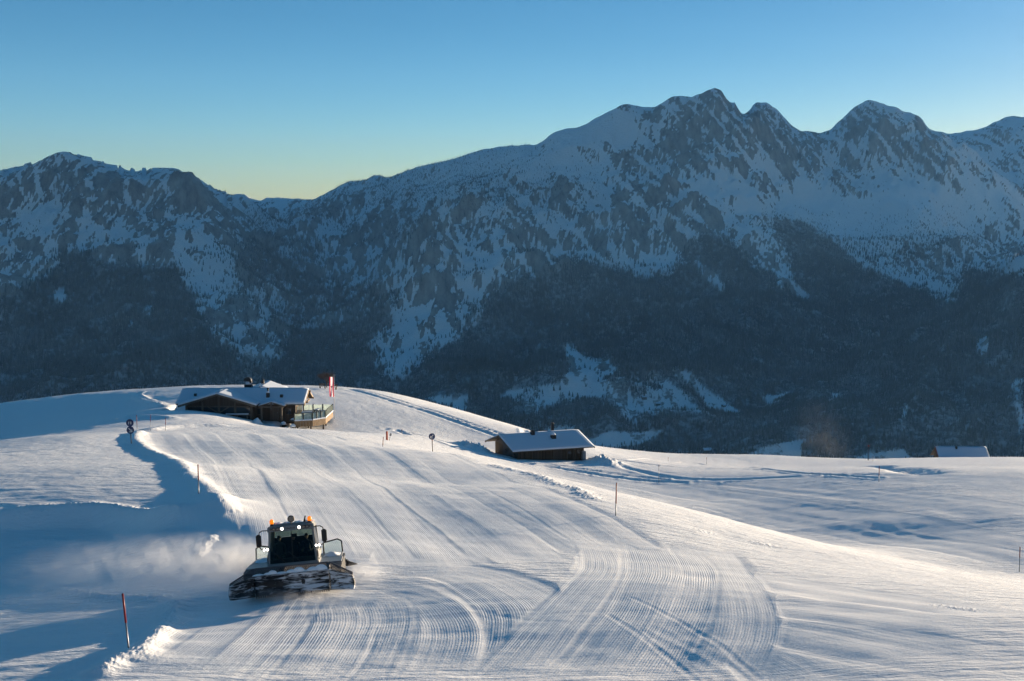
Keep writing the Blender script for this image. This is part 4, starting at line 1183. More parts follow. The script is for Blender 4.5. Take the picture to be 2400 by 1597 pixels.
# ------------------------------------------------------------------ barn below the knoll
BA = R(22.0)
barn = thing('barn', 'dark weathered barn with snowy roof and grey shingled gable on the slope', 'barn', (0.9, 194.6, -39.75 + KH * 197), (0, 0, BA))
BL, BW, BE, BH = 11.2, 9.6, 1.55, 2.95      # length, depth, eave and ridge height
mb = MB(); mb.box(0, BL, 0, BW, -1.2, BE); mb.build('wall', M_BARN, barn)
for xx in (-.02, BL + .02):
    mb = MB(); mb.prism([(0, BE - .02), (BW, BE - .02), (BW / 2, BH - .1)], 'x', xx - .06, xx + .06); mb.build('gable_wall', M_SHINGLE, barn)
mb = MB(); mb.prism([(-.02, -1.0), (BW * .62, -1.0), (BW * .62, BE), (-.02 + 2.2, BE)], 'x', -.12, -.004); mb.build('shingle_panel', M_SHINGLE, barn)
OV, OG = 1.15, 1.25
ps = (BH - BE) / (BW / 2)
for s in (0, 1):
    y0 = -OV if s == 0 else BW + OV
    z0 = BE - OV * ps + .1
    mb = MB(); mb.slab((-OG, y0, z0), (BL + OG, y0, z0), (BL + OG, BW / 2, BH + .1), (-OG, BW / 2, BH + .1), .12); rf = mb.build('roof', M_BEAM, barn)
    a, b, c, d = (-OG - .04, y0, z0 + .125), (BL + OG + .04, y0, z0 + .125), (BL + OG + .04, BW / 2, BH + .225), (-OG - .04, BW / 2, BH + .225)
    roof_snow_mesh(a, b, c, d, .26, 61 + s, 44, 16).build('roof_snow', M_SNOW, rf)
    for xx in (-OG - .06, BL + OG + .06):
        mb = MB(); mb.beam((xx, y0, z0 + .02), (xx, BW / 2, BH + .12), .08, .24); mb.build('barge_board', M_BEAM, barn)
rz = random.Random(4)
xk = 0.05; k = 0
while xk < BL - .1:                                   # boards of the front wall, uneven as they are
    w = rz.uniform(.42, .66); x1 = min(BL - .03, xk + w)
    mb = MB(); mb.box(xk + .02, x1 - .02, -.06 - rz.uniform(0, .03), -.004, -1.1, BE - .05 - rz.uniform(0, .05)); mb.build('board', M_BARN, barn)
    xk = x1; k += 1
for xa, w, h in ((2.4, .9, 1.15), (6.0, 1.3, 1.2)):
    mb = MB(); mb.box(xa, xa + w, -.16, -.102, -.4, h); d = mb.build('door', M_TIMBER, barn)
    mb = MB(); mb.box(xa - .08, xa, -.17, -.10, -.4, h + .08); mb.box(xa + w, xa + w + .08, -.17, -.10, -.4, h + .08); mb.build('door_frame', M_BEAM, d)
for xa in (8.3, 9.9):
    mb = MB(); mb.box(xa, xa + .6, -.15, -.102, .35, .9); f = mb.build('window_frame', M_BEAM, barn)
    mb = MB(); mb.box(xa + .08, xa + .52, -.165, -.152, .42, .82); mb.build('window_pane', M_DARKGLASS, f)
mb = MB(); mb.box(10.6, 11.2, -.75, -.15, -.6, .75); mb.build('meter_box', M_GREYMETAL, barn, .03)
for ya in (2.0, 4.2):
    mb = MB(); mb.box(-.22, -.125, ya, ya + .7, .3, 1.1); f = mb.build('window_frame', M_BEAM, barn)
    mb = MB(); mb.box(-.235, -.222, ya + .1, ya + .6, .4, 1.0); mb.build('window_pane', M_DARKGLASS, f)
def bz(y): return BE + min(y, BW - y) * ps + .22
for xx, yy, w, h, cap in ((4.1, 3.9, .56, .80, False), (6.9, 2.2, .70, .62, True), (8.6, 6.4, .40, 1.45, False)):
    mb = MB(); mb.box(xx - w / 2, xx + w / 2, yy - w / 2, yy + w / 2, bz(yy) - .4, bz(yy) + h + .14); c = mb.build('chimney', M_BLACK, barn)
    if cap:
        mb = MB(); mb.lathe([(w * .55, 0), (w * .5, .15), (w * .3, .32), (.03, .4)], 10, (xx, yy, bz(yy) + h + .124)); mb.build('snow_cap', M_SNOW, c)
    elif h > 1:
        mb = MB(); mb.lathe([(.26, 0), (.2, .15), (.05, .25)], 8, (xx, yy, bz(yy) + h + .124)); mb.build('cowl', M_BLACK, c)

# ------------------------------------------------------------------ hut behind the far rim
hx, hy, hz = unproj(2203, 1077, 311)
hut = thing('hut', 'small hut sunk behind the far snow rim, only its snowy roof showing', 'hut', (hx, hy, hz - 2.2), (0, 0, R(-4)))
mb = MB(); mb.box(.5, 11.5, .6, 7.4, -2, 2.2); mb.build('wall', M_BARN, hut)
for xx in (.5, 11.5):
    mb = MB(); mb.prism([(.6, 2.19), (7.4, 2.19), (4, 4.45)], 'x', xx - .05, xx + .05); mb.build('gable_wall', M_BARN, hut)
for s in (0, 1):
    y0 = -.3 if s == 0 else 8.3
    mb = MB(); mb.slab((-.1, y0, 1.85), (12.1, y0, 1.85), (12.1, 4, 4.6), (-.1, 4, 4.6), .12); rf = mb.build('roof', M_BEAM, hut)
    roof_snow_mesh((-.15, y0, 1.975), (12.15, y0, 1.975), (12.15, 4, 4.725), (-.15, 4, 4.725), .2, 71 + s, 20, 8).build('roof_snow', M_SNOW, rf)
    mb = MB(); mb.beam((-.18, y0, 1.9), (-.18, 4, 4.62), .1, .3); mb.build('barge_board', M_RED if s == 0 else M_BEAM, hut)
mb = MB(); mb.box(4.5, 4.95, 3.0, 3.45, 3.4, 5.0); c = mb.build('chimney', M_BLACK, hut)
mb = MB(); mb.box(4.2, 5.25, 2.75, 3.0, 3.7, 4.15); mb.build('roof_ladder', M_BLACK, hut)

# ------------------------------------------------------------------ piste poles, signs and small marks
POLE_N = 0
def pole(px, row, h, label, lean=(0, 0), red=.46, r=.032, group='piste marker poles'):
    x, y, z = gpos(px, row)
    t = thing('piste_pole', label, 'pole', (x, y, z - .05), (R(lean[0]), R(lean[1]), 0), group)
    mb = MB(); mb.tube((0, 0, -.5), (0, 0, h * (1 - red)), r, r * .95, 8); mb.build('shaft', M_GREYMETAL, t)
    mb = MB(); mb.tube((0, 0, h * (1 - red) - .02), (0, 0, h), r * 1.2, r * 1.15, 8); mb.lathe([(r * 1.15, 0), (r * .6, .03)], 8, (0, 0, h)); mb.build('red_sleeve', M_RED, t)
    return t
def disk_sign(px, row, h, label, discs):
    x, y, z = gpos(px, row)
    t = thing('piste_sign', label, 'sign', (x, y, z - .05), (0, R(-2.0), 0))
    mb = MB(); mb.tube((0, 0, -.5), (0, 0, h * .62), .045, .045, 8); mb.build('shaft', M_TIMBER, t)
    mb = MB(); mb.tube((0, 0, h * .61), (0, 0, h - .05), .05, .05, 8); mb.build('red_sleeve', M_RED, t)
    for zc, kind in discs:
        mb = MB(); mb.lathe([(.38, -.09), (.40, -.075), (.40, -.055), (.38, -.04)], 24, (0, 0, zc), 'y'); dsk = mb.build('sign_disc', M_SIGNBLUE, t)
        mb = MB()
        if kind == 'arrow':       # white arrow pointing down across the disc
            s = -1 if px > 600 else 1
            q = lambda u, v: (u * s, -.096, zc + v)
            mb.add([q(-.22, .20), q(-.15, .25), q(.10, -.02), q(.03, -.09)], [(0, 1, 2, 3)])
            mb.add([q(.22, -.22), q(.20, .06), q(.12, .06), q(.12, -.14), q(-.10, -.14), q(-.10, -.22)], [(0, 1, 2, 3), (0, 3, 4, 5)])
        else:                     # number plate figure
            for (u, v, w, hh) in ((-.13, 0, .06, .3), (.02, .12, .05, .06), (.14, 0, .05, .3), (.06, 0, .05, .3), (.10, .125, .12, .05), (.10, 0, .12, .05), (.10, -.125, .12, .05)):
                mb.add([(u - w / 2, -.096, zc + v - hh / 2), (u + w / 2, -.096, zc + v - hh / 2), (u + w / 2, -.096, zc + v + hh / 2), (u - w / 2, -.096, zc + v + hh / 2)], [(0, 1, 2, 3)])
        mb.build('sign_mark', M_WHITEPAINT, dsk)
    return t
pole(303, 1529, 2.1, 'leaning red and grey piste pole at the end of a rough ploughed snow bank', (1, -4.5))
pole(466, 1160, 2.05, 'upright red piste pole beside the curved ploughed bank left of the groomer', (0, -.5))
pole(1443, 1211, 2.05, 'red piste pole on the bright crest right of the groomed slope', (0, 1.0), .6)
pole(322, 1010, 2.1, 'red pole just right of the double disc sign', (0, -2), .6)
pole(353, 1010, 2.1, 'thin pole with faded pink top, middle of three by the double disc sign', (0, 1), .4, .024)
pole(388, 1009, 1.7, 'short dark pole nearest the chalet among three by the double disc sign', (0, 1), .5)
pole(897, 1048, 1.15, 'short orange-red stake below the padded red post', (0, 4), .8)
pole(942, 1017, .8, 'tiny thin stake uphill of the round arrow sign', (0, 0), .3)
pole(1656, 1090, 1.5, 'thin pole on the far snow rim beyond the crossing tracks', (0, 0), .3)
pole(1544, 1130, 2.6, 'thin pale pole standing in the tracks right of the barn', (0, 0), .1, .022)
pole(2046, 1083, 1.2, 'short stake just right of the red-tipped mast on the far rim', (0, 0), .3)
pole(2060, 1128, 2.1, 'dark marker pole below the shaded dip on the far slope', (0, 0), .55, .04)
pole(2389, 1340, 2.0, 'thin pole beyond the bright crest at the right', (0, 0), .4)
pole(1566, 1082, .9, 'little stake on the rim left of the thin far pole', (0, 0), .3)
disk_sign(308, 1045, 2.75, 'piste sign of two stacked dark blue discs, number above arrow', ((2.42, 'num'), (1.66, 'arrow')))
disk_sign(1014, 1060, 2.3, 'single dark blue disc sign with white arrow on a red and brown pole', ((2.0, 'arrow'),))
# padded post with a small shovel-shaped marker
x, y, z = gpos(907, 1031)
t = thing('padded_post', 'thick orange-red padded post above the groomed slope', 'post', (x, y, z - .05))
mb = MB(); mb.lathe([(.12, 0), (.14, .05), (.14, 1.2), (.10, 1.28), (.04, 1.3)], 12); mb.build('padding', M_ORANGE, t)
mb = MB(); mb.tube((0, 0, -.4), (0, 0, .06), .04); mb.build('spike', M_BLACK, t)
x, y, z = gpos(912, 1032)
t = thing('shovel', 'dark shovel stuck in the snow beside the padded post', 'shovel', (x, y, z - .05), (0, R(14), 0))
mb = MB(); mb.tube((0, 0, -.1), (0, 0, .75), .025); mb.build('handle', M_TIMBER, t)
mb = MB(); mb.prism([(-.12, .7), (.12, .7), (.15, .95), (.08, 1.08), (-.08, 1.08), (-.15, .95)], 'y', -.02, .02); mb.build('blade', M_GREYMETAL, t)
# lattice mast with a red lamp on the far rim
x, y, z = gpos(2035, 1079)
t = thing('signal_mast', 'thin lattice mast with red tip on the far snow rim', 'mast', (x, y, z - .1))
mb = MB()
for a in range(3):
    c, s = math.cos(a * 2.094) * .14, math.sin(a * 2.094) * .14
    mb.tube((c, s, -.4), (c, s, 3.1), .028, .028, 5)
    c2, s2 = math.cos((a + 1) * 2.094) * .14, math.sin((a + 1) * 2.094) * .14
    for k in range(9): mb.tube((c, s, k * .34), (c2, s2, k * .34 + .34), .016, .016, 4)
mb.build('lattice', M_BLACK, t)
mb = MB(); mb.lathe([(.12, 0), (.2, .08), (.2, .3), (.08, .4)], 10, (0, 0, 3.1)); mb.build('red_head', M_RED, t)

# bare tree and benches on the brow of the knoll
def bare_tree():
    x, y = hit(765, 909); z = ground_z(x, y)
    t = thing('bare_tree', 'small leafless brown tree with round crown on the knoll behind the flag', 'tree', (x, y + .6, z - .2))
    rnd = random.Random(8); tr = MB(); cr = MB()
    tr.tube((0, 0, 0), (0, 0, 1.2), .12, .09, 7)
    def grow(p, d, ln, r, n, mbb):
        q = p + d * ln
        mbb.tube(p, q, r, r * .65, 4, False)
        if n == 0: return
        for k in range(3 if n > 1 else 4):
            a = Vector((rnd.uniform(-1, 1), rnd.uniform(-1, 1), rnd.uniform(-.35, .8)))
            grow(q, (d * .75 + a * .75).normalized(), ln * rnd.uniform(.66, .9), r * .66, n - 1, cr)
    for k in range(7):
        a = k * .898
        grow(Vector((0, 0, 1.0 + .08 * k)), Vector((math.cos(a) * .9, math.sin(a) * .9, .7)).normalized(), .72, .075, 4, tr)
    tr.build('trunk', M_BARK, t, fix=False); cr.build('crown', flat_material('twigs', (0.045, 0.03, 0.026), .9), t, fix=False)
bare_tree()
def bench(px, row, rz, label):
    x, y = hit(px, row); z = ground_z(x, y)
    t = thing('bench', label, 'bench', (x, y, z - .05), (0, 0, rz), 'benches on the knoll')
    for k in range(2):
        mb = MB(); mb.box(-.62, .62, -.2 + k * .2, -.02 + k * .2, .42, .47); mb.build('seat_slat', M_LARCH, t)
    for k in range(2):
        mb = MB(); mb.box(-.62, .62, .22, .26, .58 + k * .22, .74 + k * .22); mb.build('back_slat', M_LARCH, t)
    for s in (-1, 1):
        mb = MB(); mb.box(s * .5 - .05, s * .5 + .05, -.2, .2, -.1, .42); mb.beam((s * .5, .2, .3), (s * .5, .24, 1.0), .08, .06); mb.build('leg', M_BLACK, t)
    return t
bench(756, 911, R(30), 'dark bench in the shade left of the small bare tree')
bench(783, 913, R(-35), 'sunlit wooden bench right of the flag on the knoll')

# heaps of shovelled snow and a buried shrub in the yard of the chalet
def snow_heap(px, row, d, r, h, label, seed):
    x, y, _ = unproj(px, row, d); z = ground_z(x, y)
    mb = MB()
    def fn(u, v):
        a = 2 * math.pi * u; q = r * v
        k = 1 + .25 * float(perlin(math.cos(a) * 1.3 + seed, math.sin(a) * 1.3, seed))
        hh = h * (math.exp(-(v * 1.7) ** 2) - .055) * (1 + .2 * float(perlin(q * 2 * math.cos(a), q * 2 * math.sin(a), seed + 3)))
        return (q * k * math.cos(a), q * k * math.sin(a), hh - .12)
    mb.sheet(fn, 28, 9)
    o = mb.build('snow_heap', M_CLUMP, None); o.location = (x, y, z)
    tag(o, label, 'snow heap', 'snow heaps in the chalet yard')
snow_heap(602, 990, 202.5, 1.3, 1.05, 'pointed heap of shovelled snow in front of the chalet door', 5)
snow_heap(672, 990, 202.2, 1.5, .8, 'broad snow heap against the terrace corner', 12)
def shrub(px, row, d, h, label, seed):
    x, y, _ = unproj(px, row, d); z = ground_z(x, y)
    t = thing('shrub', label, 'shrub', (x, y, z - .1))
    rnd = random.Random(seed); mb = MB()
    for k in range(70):
        a = rnd.uniform(0, 6.28); q = rnd.uniform(0, .35)
        p = (q * math.cos(a), q * math.sin(a), rnd.uniform(.1, .5) * h)
        mb.tube(p, (p[0] * 1.9 + rnd.uniform(-.1, .1), p[1] * 1.9, p[2] + rnd.uniform(.3, .55) * h), .045, .02, 4, False)
    mb.build('foliage', M_NEEDLE, t, fix=False)
    mb = MB(); mb.tube((0, 0, -.2), (0, 0, h * .6), .06, .03, 6); mb.build('stem', M_BARK, t)
    mb = MB(); mb.lathe([(.42, 0), (.5, .12), (.36, .36), (.12, .5), (.02, .54)], 12, (0.02, 0, h * .72)); mb.build('snow_cap', M_CLUMP, t)
shrub(664, 984, 203.6, 1.0, 'rounded shrub capped with snow beside the porch', 3)
shrub(686, 994, 201.6, 1.2, 'dark snow-laden shrub at the terrace corner', 9)
# long snow-covered woodpile under the glazed gable
x, y, _ = unproj(556, 978, 203.2); z = ground_z(x, y)
t = thing('bench_row', 'long snow-covered wooden bench below the glazed gable', 'bench', (x, y, max(z, -35.4 + KH * 206)))
mb = MB(); mb.box(-1.9, 1.9, -.25, .25, .42, .5); st = mb.build('seat', M_BEAM, t)
mb = MB(); mb.box(-1.85, 1.85, -.24, .24, .503, .68); mb.build('snow_cap', M_SNOW, st, .06)
for s in (-1.6, 0, 1.6):
    mb = MB(); mb.box(s - .08, s + .08, -.2, .2, -.4, .42); mb.build('leg', M_BEAM, t)

# ------------------------------------------------------------------ far valley: lone conifers and farm houses on the meadows
def mt_hit(px, py):
    x, y, z, PX, PY, fo, sl, rk = MT
    j = np.abs(np.median(PX[300:], axis=0) - px).argmin()
    c = PY[:, j]; first = np.nonzero(c <= py)[0]
    first = [i for i in first if y[i, j] > 1900]
    i = first[0] if len(first) else x.shape[0] // 2
    return Vector((float(x[i, j]), float(y[i, j]), float(z[i, j])))
CON = conifer_mesh('lone_conifer', 17, 3.4, 5, 8, 77, [M_NEEDLE, M_BARK])
def lone(px, py, s):
    p = mt_hit(px, py)
    t = thing('conifer', 'lone dark conifer standing out on a snowy valley meadow', 'tree', p, (0, 0, px % 6), 'lone conifers on the valley meadows')
    t.scale = (s, s, s)
    me = CON
    for nm, idx in (('crown', 0), ('trunk', 1)):
        key = 'conifer_' + nm
        m2 = bpy.data.meshes.get(key)
        if m2 is None:
            bm = bmesh.new(); bm.from_mesh(me)
            bmesh.ops.delete(bm, geom=[f for f in bm.faces if f.material_index != idx], context='FACES')
            for f in bm.faces: f.material_index = 0
            m2 = bpy.data.meshes.new(key); bm.to_mesh(m2); bm.free(); m2.materials.append(me.materials[idx])
        o = bpy.data.objects.new(nm, m2); COL.objects.link(o); o.parent = t
for a in ((1371,866,1.1),(1385,868,.9),(1320,868,1.1),(1236,906,1.1),(1299,925,1.2),(1313,924,1.1),(1336,929,1.0),(1354,938,1.3),(1375,912,.7),(1404,896,.9),(1528,938,.9),(1622,905,.8)): lone(*a)
def farm(px, py, s, rz, label):
    p = mt_hit(px, py)
    t = thing('farmhouse', label, 'farmhouse', p, (0, 0, rz), 'farmhouses in the valley')
    t.scale = (s, s, s)
    mb = MB(); mb.box(-7, 7, -5, 5, -3, 5); mb.prism([(-5, 5), (5, 5), (0, 7.6)], 'x', -7, 7); mb.build('wall', M_BARN, t)
    for k in (-1, 1):
        mb = MB(); mb.slab((-8, k * 6.4, 4.35), (8, k * 6.4, 4.35), (8, 0, 7.7), (-8, 0, 7.7), .3); rf = mb.build('roof', M_BEAM, t)
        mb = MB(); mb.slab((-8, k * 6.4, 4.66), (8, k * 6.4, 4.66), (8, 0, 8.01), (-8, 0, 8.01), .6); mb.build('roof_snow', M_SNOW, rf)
farm(1512, 940, 1.0, R(20), 'small dark farmhouse at the edge of the meadow strip with the scattered trees')
farm(1545, 952, .9, R(-15), 'farmhouse among trees just below the long valley meadow')
farm(1662, 1062, 1.3, R(10), 'snow-roofed farmhouse low in the woods beyond the far rim')
farm(1700, 956, .8, R(40), 'tiny hut on the small right-hand meadow in the valley')
# ------------------------------------------------------------------ snow groomer working the slope
def crust_material():
    """black steel caked with driven snow"""
    b = MatB('snow_caked_steel')
    tc = b.n('ShaderNodeTexCoord').outputs['Object']
    mp = b.n('ShaderNodeMapping'); mp.inputs['Scale'].default_value = (0.7, 1.4, 4.2); b.l(tc, mp.inputs['Vector'])
    a = b.noise(mp.outputs[0], 2.1, 6, 0.66, 0.6)
    big = b.noise(tc, 0.9, 3, 0.5)
    f = b.ramp(b.math('ADD', b.math('MULTIPLY', a, 0.75), b.math('MULTIPLY', big, 0.4)), [(0.545, 0.0), (0.63, 1.0)])
    c = b.mixc(f, (0.012, 0.013, 0.015), (0.62, 0.65, 0.70))
    b.bsdf(c, b.mixc(f, (0.4, 0.4, 0.4), (0.7, 0.7, 0.7)), 0, b.bump(f, 0.05, 0.8), 0.3)
    return b.m
M_CRUST = crust_material()
M_CABPAINT = flat_material('groomer_silver_paint', (0.22, 0.22, 0.215), 0.4, 0.2, 0.5, .08)
M_CABDARK = flat_material('groomer_dark_trim', (0.03, 0.032, 0.035), 0.5)
M_RUBBER = flat_material('track_rubber', (0.02, 0.02, 0.022), 0.75)
M_ALU = flat_material('track_cleat', (0.20, 0.20, 0.21), 0.5, 0.6)
M_WIND = glass_material('windscreen_glass', (0.36, 0.43, 0.40), 0.8)
M_BEACON = lamp_material('amber_beacon', (0.9, 0.20, 0.008), 0.28)
M_LAMPON = lamp_material('lit_work_lamp', (1.0, 0.93, 0.82), 3.5)
M_LENS = flat_material('unlit_lens', (0.05, 0.055, 0.06), 0.15, 0.0, 0.8)
M_MESH = flat_material('blade_grating', (0.10, 0.10, 0.11), 0.5, .3)

gx0, gy0 = hit(697, 1372)
g_h = 0.9
_zc = ground_z(gx0, gy0)
print('groomer at', gx0, gy0, _zc)
sx = (ground_z(gx0 + 2.2, gy0) - ground_z(gx0 - 2.2, gy0)) / 4.4
sy = (ground_z(gx0, gy0 + 3) - ground_z(gx0, gy0 - 2.5)) / 5.5
print('slopes', sx, sy)
nrm = Vector((-max(sx, 0.085), -min(sy, -0.13), 1)).normalized()
yaw = Matrix.Rotation(R(6.0), 4, 'Z')
tilt = Vector((0, 0, 1)).rotation_difference(nrm).to_matrix().to_4x4()
groomer = thing('snow_groomer', 'silver and black snow groomer with snow-caked front blade and lit roof lamps', 'snow groomer', (gx0, gy0, _zc - .02))
groomer.rotation_euler = (tilt @ yaw).to_euler()
G = groomer
# front is -Y, right as seen from the camera is +X
# tracks: a belt loop each, with cleats across it
def track(sgn):
    x0, x1 = (.62, 2.02) if sgn > 0 else (-2.02, -.62)
    loop = []
    for a in range(-90, 91, 15): loop.append((2.55 + .42 * math.cos(R(a)), .47 + .44 * math.sin(R(a))))
    for a in range(90, 271, 15): loop.append((-1.75 + .36 * math.cos(R(a)), .56 + .36 * math.sin(R(a))))
    loop.append((-1.15, .03)); loop.append((2.4, .02))
    t = MB(); t.prism(loop, 'x', x0, x1); o = t.build('track', M_RUBBER, G)
    cl = MB(); n = len(loop)
    seg = []
    for i in range(n):
        (ya, za), (yb, zb) = loop[i], loop[(i + 1) % n]
        seg.append((math.hypot(yb - ya, zb - za), ya, za, yb, zb))
    tot = sum(s[0] for s in seg); step = tot / 52; pos = 0; acc = 0
    for s in seg:
        while pos < acc + s[0]:
            k = (pos - acc) / max(s[0], 1e-6)
            y = s[1] + (s[3] - s[1]) * k; z = s[2] + (s[4] - s[2]) * k
            d = Vector((0, s[3] - s[1], s[4] - s[2])).normalized(); nn = Vector((0, d.z, -d.y))
            p = Vector((0, y, z)) + nn * .03
            cl.beam((x0 - .03, p.y, p.z), (x1 + .03, p.y, p.z), .05, .06)
            pos += step
        acc += s[0]
    c = cl.build('cleats', M_ALU, o); c['kind'] = 'stuff'
    for yw in (-1.1, -.2, .7, 1.6):
        w = MB(); w.lathe([(.30, x0 + .05), (.33, x0 + .1), (.33, x1 - .1), (.30, x1 - .05)], 14, (0, yw, .38), 'x'); w.build('road_wheel', M_BLACK, o)
track(1); track(-1)
# chassis, rear deck and side guards
MB().box(-.6, .6, -1.7, 2.6, .35, 1.02).build('chassis', M_CABDARK, G, .04)
MB().box(-1.02, 1.02, .72, 2.7, 1.03, 1.42).build('engine_cover', M_CABPAINT, G, .08)
MB().box(-1.96, 1.96, .75, 2.75, .985, 1.025).build('deck', M_GREYMETAL, G)
for s in (-1, 1):
    a = s * 2.02; bq = s * 1.08
    mb = MB(); mb.hexa([(min(a, bq), -1.2, .99), (max(a, bq), -1.2, .99), (max(a, bq), .745, .99), (min(a, bq), .745, .99)], [(min(a, bq), -1.2, 1.03), (max(a, bq), -1.2, 1.03), (max(a, bq), .745, 1.03), (min(a, bq), .745, 1.03)]); mb.build('track_fender', M_GREYMETAL, G)
    mb = MB(); mb.path([(s * 1.1, 2.66, 1.03), (s * 1.1, 2.66, 1.5), (s * 1.75, 2.66, 1.62), (s * 1.93, 2.66, 1.52), (s * 1.95, 2.66, 1.03)], .035); mb.build('guard_rail', M_BLACK, G)
    mb = MB(); mb.add([(s * 1.12, 2.67, 1.03), (s * 1.93, 2.67, 1.03), (s * 1.91, 2.67, 1.5), (s * 1.73, 2.67, 1.58), (s * 1.12, 2.67, 1.47)], [(0, 1, 2, 3, 4)]); mb.build('guard_panel', M_GLASS, G)
    MB().sheet(lambda u, v, s=s: (s * (1.15 + .75 * u), .9 + 1.6 * v, 1.03 + .12 * math.sin(math.pi * u) * math.sin(math.pi * v) + .02 * math.sin(9 * u + 7 * v)), 8, 10).build('deck_snow', M_CLUMP, G)
# cab: floor pan, pillars, panels, glass all round
CB, CT = 1.06, 2.52
F0, F1, B0 = -1.42, -1.12, .62            # front foot, front head, back
W0, W1 = 1.06, .97
MB().box(-W0, W0, F0 - .02, B0, .82, CB).build('cab_floor', M_CABDARK, G, .03)
MB().hexa([(-W0, F0 - .16, .80), (W0, F0 - .16, .80), (W0, F0 + .06, .80), (-W0, F0 + .06, .80)], [(-W0, F0 - .03, 1.17), (W0, F0 - .03, 1.17), (W0, F0 + .06, 1.17), (-W0, F0 + .06, 1.17)]).build('front_panel', M_CABPAINT, G, .02)
for s in (-1, 1):
    MB().beam((s * (W0 - .06), F0 + .02, CB), (s * (W1 - .06), F1, CT), .10, .12).build('front_pillar', M_CABPAINT, G, .02)
    MB().beam((s * (W0 - .06), B0 - .06, CB), (s * (W1 - .06), B0 - .06, CT), .14, .14).build('rear_pillar', M_CABPAINT, G, .02)
    MB().beam((s * (W0 - .01), F0 + .10, CB + .02), (s * (W0 - .01), B0 - .13, CB + .02), .07, .10).build('sill', M_CABPAINT, G)
    dm = MB(); xq = s * (W0 + .005); xr = s * (W0 - .035)
    lo, hi_ = sorted((xq, xr))
    dm.box(lo, hi_, F0 + .22, B0 - .15, CB + .08, CB + .52); door = dm.build('door', M_CABPAINT, G, .015)
    MB().box(lo - .02 if s < 0 else hi_, lo if s < 0 else hi_ + .02, .10, .36, CB + .36, CB + .42).build('door_handle', M_BLACK, door)
    sg = MB(); sg.add([(s * (W0 - .02), F0 + .2, CB + .52), (s * (W0 - .02), B0 - .14, CB + .52), (s * (W1 - .02), B0 - .14, CT), (s * (W1 - .02), F1 + .06, CT)], [(0, 1, 2, 3)]); sg.build('side_window', M_WIND, G)
    sn = MB()
    sn.sheet(lambda u, v, s=s: (s * (W0 + .012 + .03 * max(0, float(perlin(u * 5, v * 6, 3)))), F0 + .1 + .55 * u, CB - .1 + .62 * v * (1 - .3 * u)), 8, 8); sn.build('snow_crust', M_CRUST, G)
ws = MB(); ws.add([(-W0 + .1, F0 - .01, 1.18), (W0 - .1, F0 - .01, 1.18), (W1 - .1, F1 - .05, CT - .02), (-W1 + .1, F1 - .05, CT - .02)], [(0, 1, 2, 3)]); ws.build('windscreen', M_WIND, G)
MB().beam((0, F0 - .03, 1.18), (0, F1 - .07, CT - .02), .035, .03).build('windscreen_bar', M_BLACK, G)
bw = MB(); bw.add([(-W0 + .12, B0 - .02, 2.11), (W0 - .12, B0 - .02, 2.11), (W1 - .12, B0 - .02, CT), (-W1 + .12, B0 - .02, CT)], [(0, 1, 2, 3)]); bw.build('rear_window', M_WIND, G)
MB().box(-W0 + .1, W0 - .1, B0 - .09, B0 - .03, CB, 2.10).build('rear_panel', M_CABDARK, G)
# roof with the lamp visor
rf = MB(); rf.hexa([(-W1 - .03, F1 - .12, CT), (W1 + .03, F1 - .12, CT), (W1 + .03, B0 + .05, CT), (-W1 - .03, B0 + .05, CT)], [(-W1 + .10, F1 - .02, CT + .29), (W1 - .10, F1 - .02, CT + .29), (W1 - .10, B0 - .1, CT + .24), (-W1 + .10, B0 - .1, CT + .24)])
roof = rf.build('cab_roof', M_CABPAINT, G, .04)
MB().hexa([(-W1 - .02, F1 - .26, CT - .01), (W1 + .02, F1 - .26, CT - .01), (W1 + .02, F1 - .125, CT - .01), (-W1 - .02, F1 - .125, CT - .01)], [(-W1 + .0, F1 - .22, CT + .21), (W1 - .0, F1 - .22, CT + .21), (W1 - .0, F1 - .10, CT + .21), (-W1 + .0, F1 - .10, CT + .21)]).build('lamp_visor', M_CABPAINT, G, .02)
for k, xx in enumerate((-.84, -.70, -.54, -.36, .36, .54, .70, .84)):
    lit = abs(xx) < .4; rr = .07 if lit else (.075 if abs(xx) < .8 else .05)
    l = MB(); l.lathe([(rr, F1 - .30), (rr * 1.05, F1 - .24), (rr * 1.05, F1 - .20)], 14, (xx, 0, CT + .10), 'y'); lm = l.build('work_lamp', M_BLACK, G)
    MB().lathe([(rr * .78, F1 - .309), (rr * .8, F1 - .302)], 14, (xx, 0, CT + .10), 'y').build('lens', M_LAMPON if lit else M_LENS, lm)
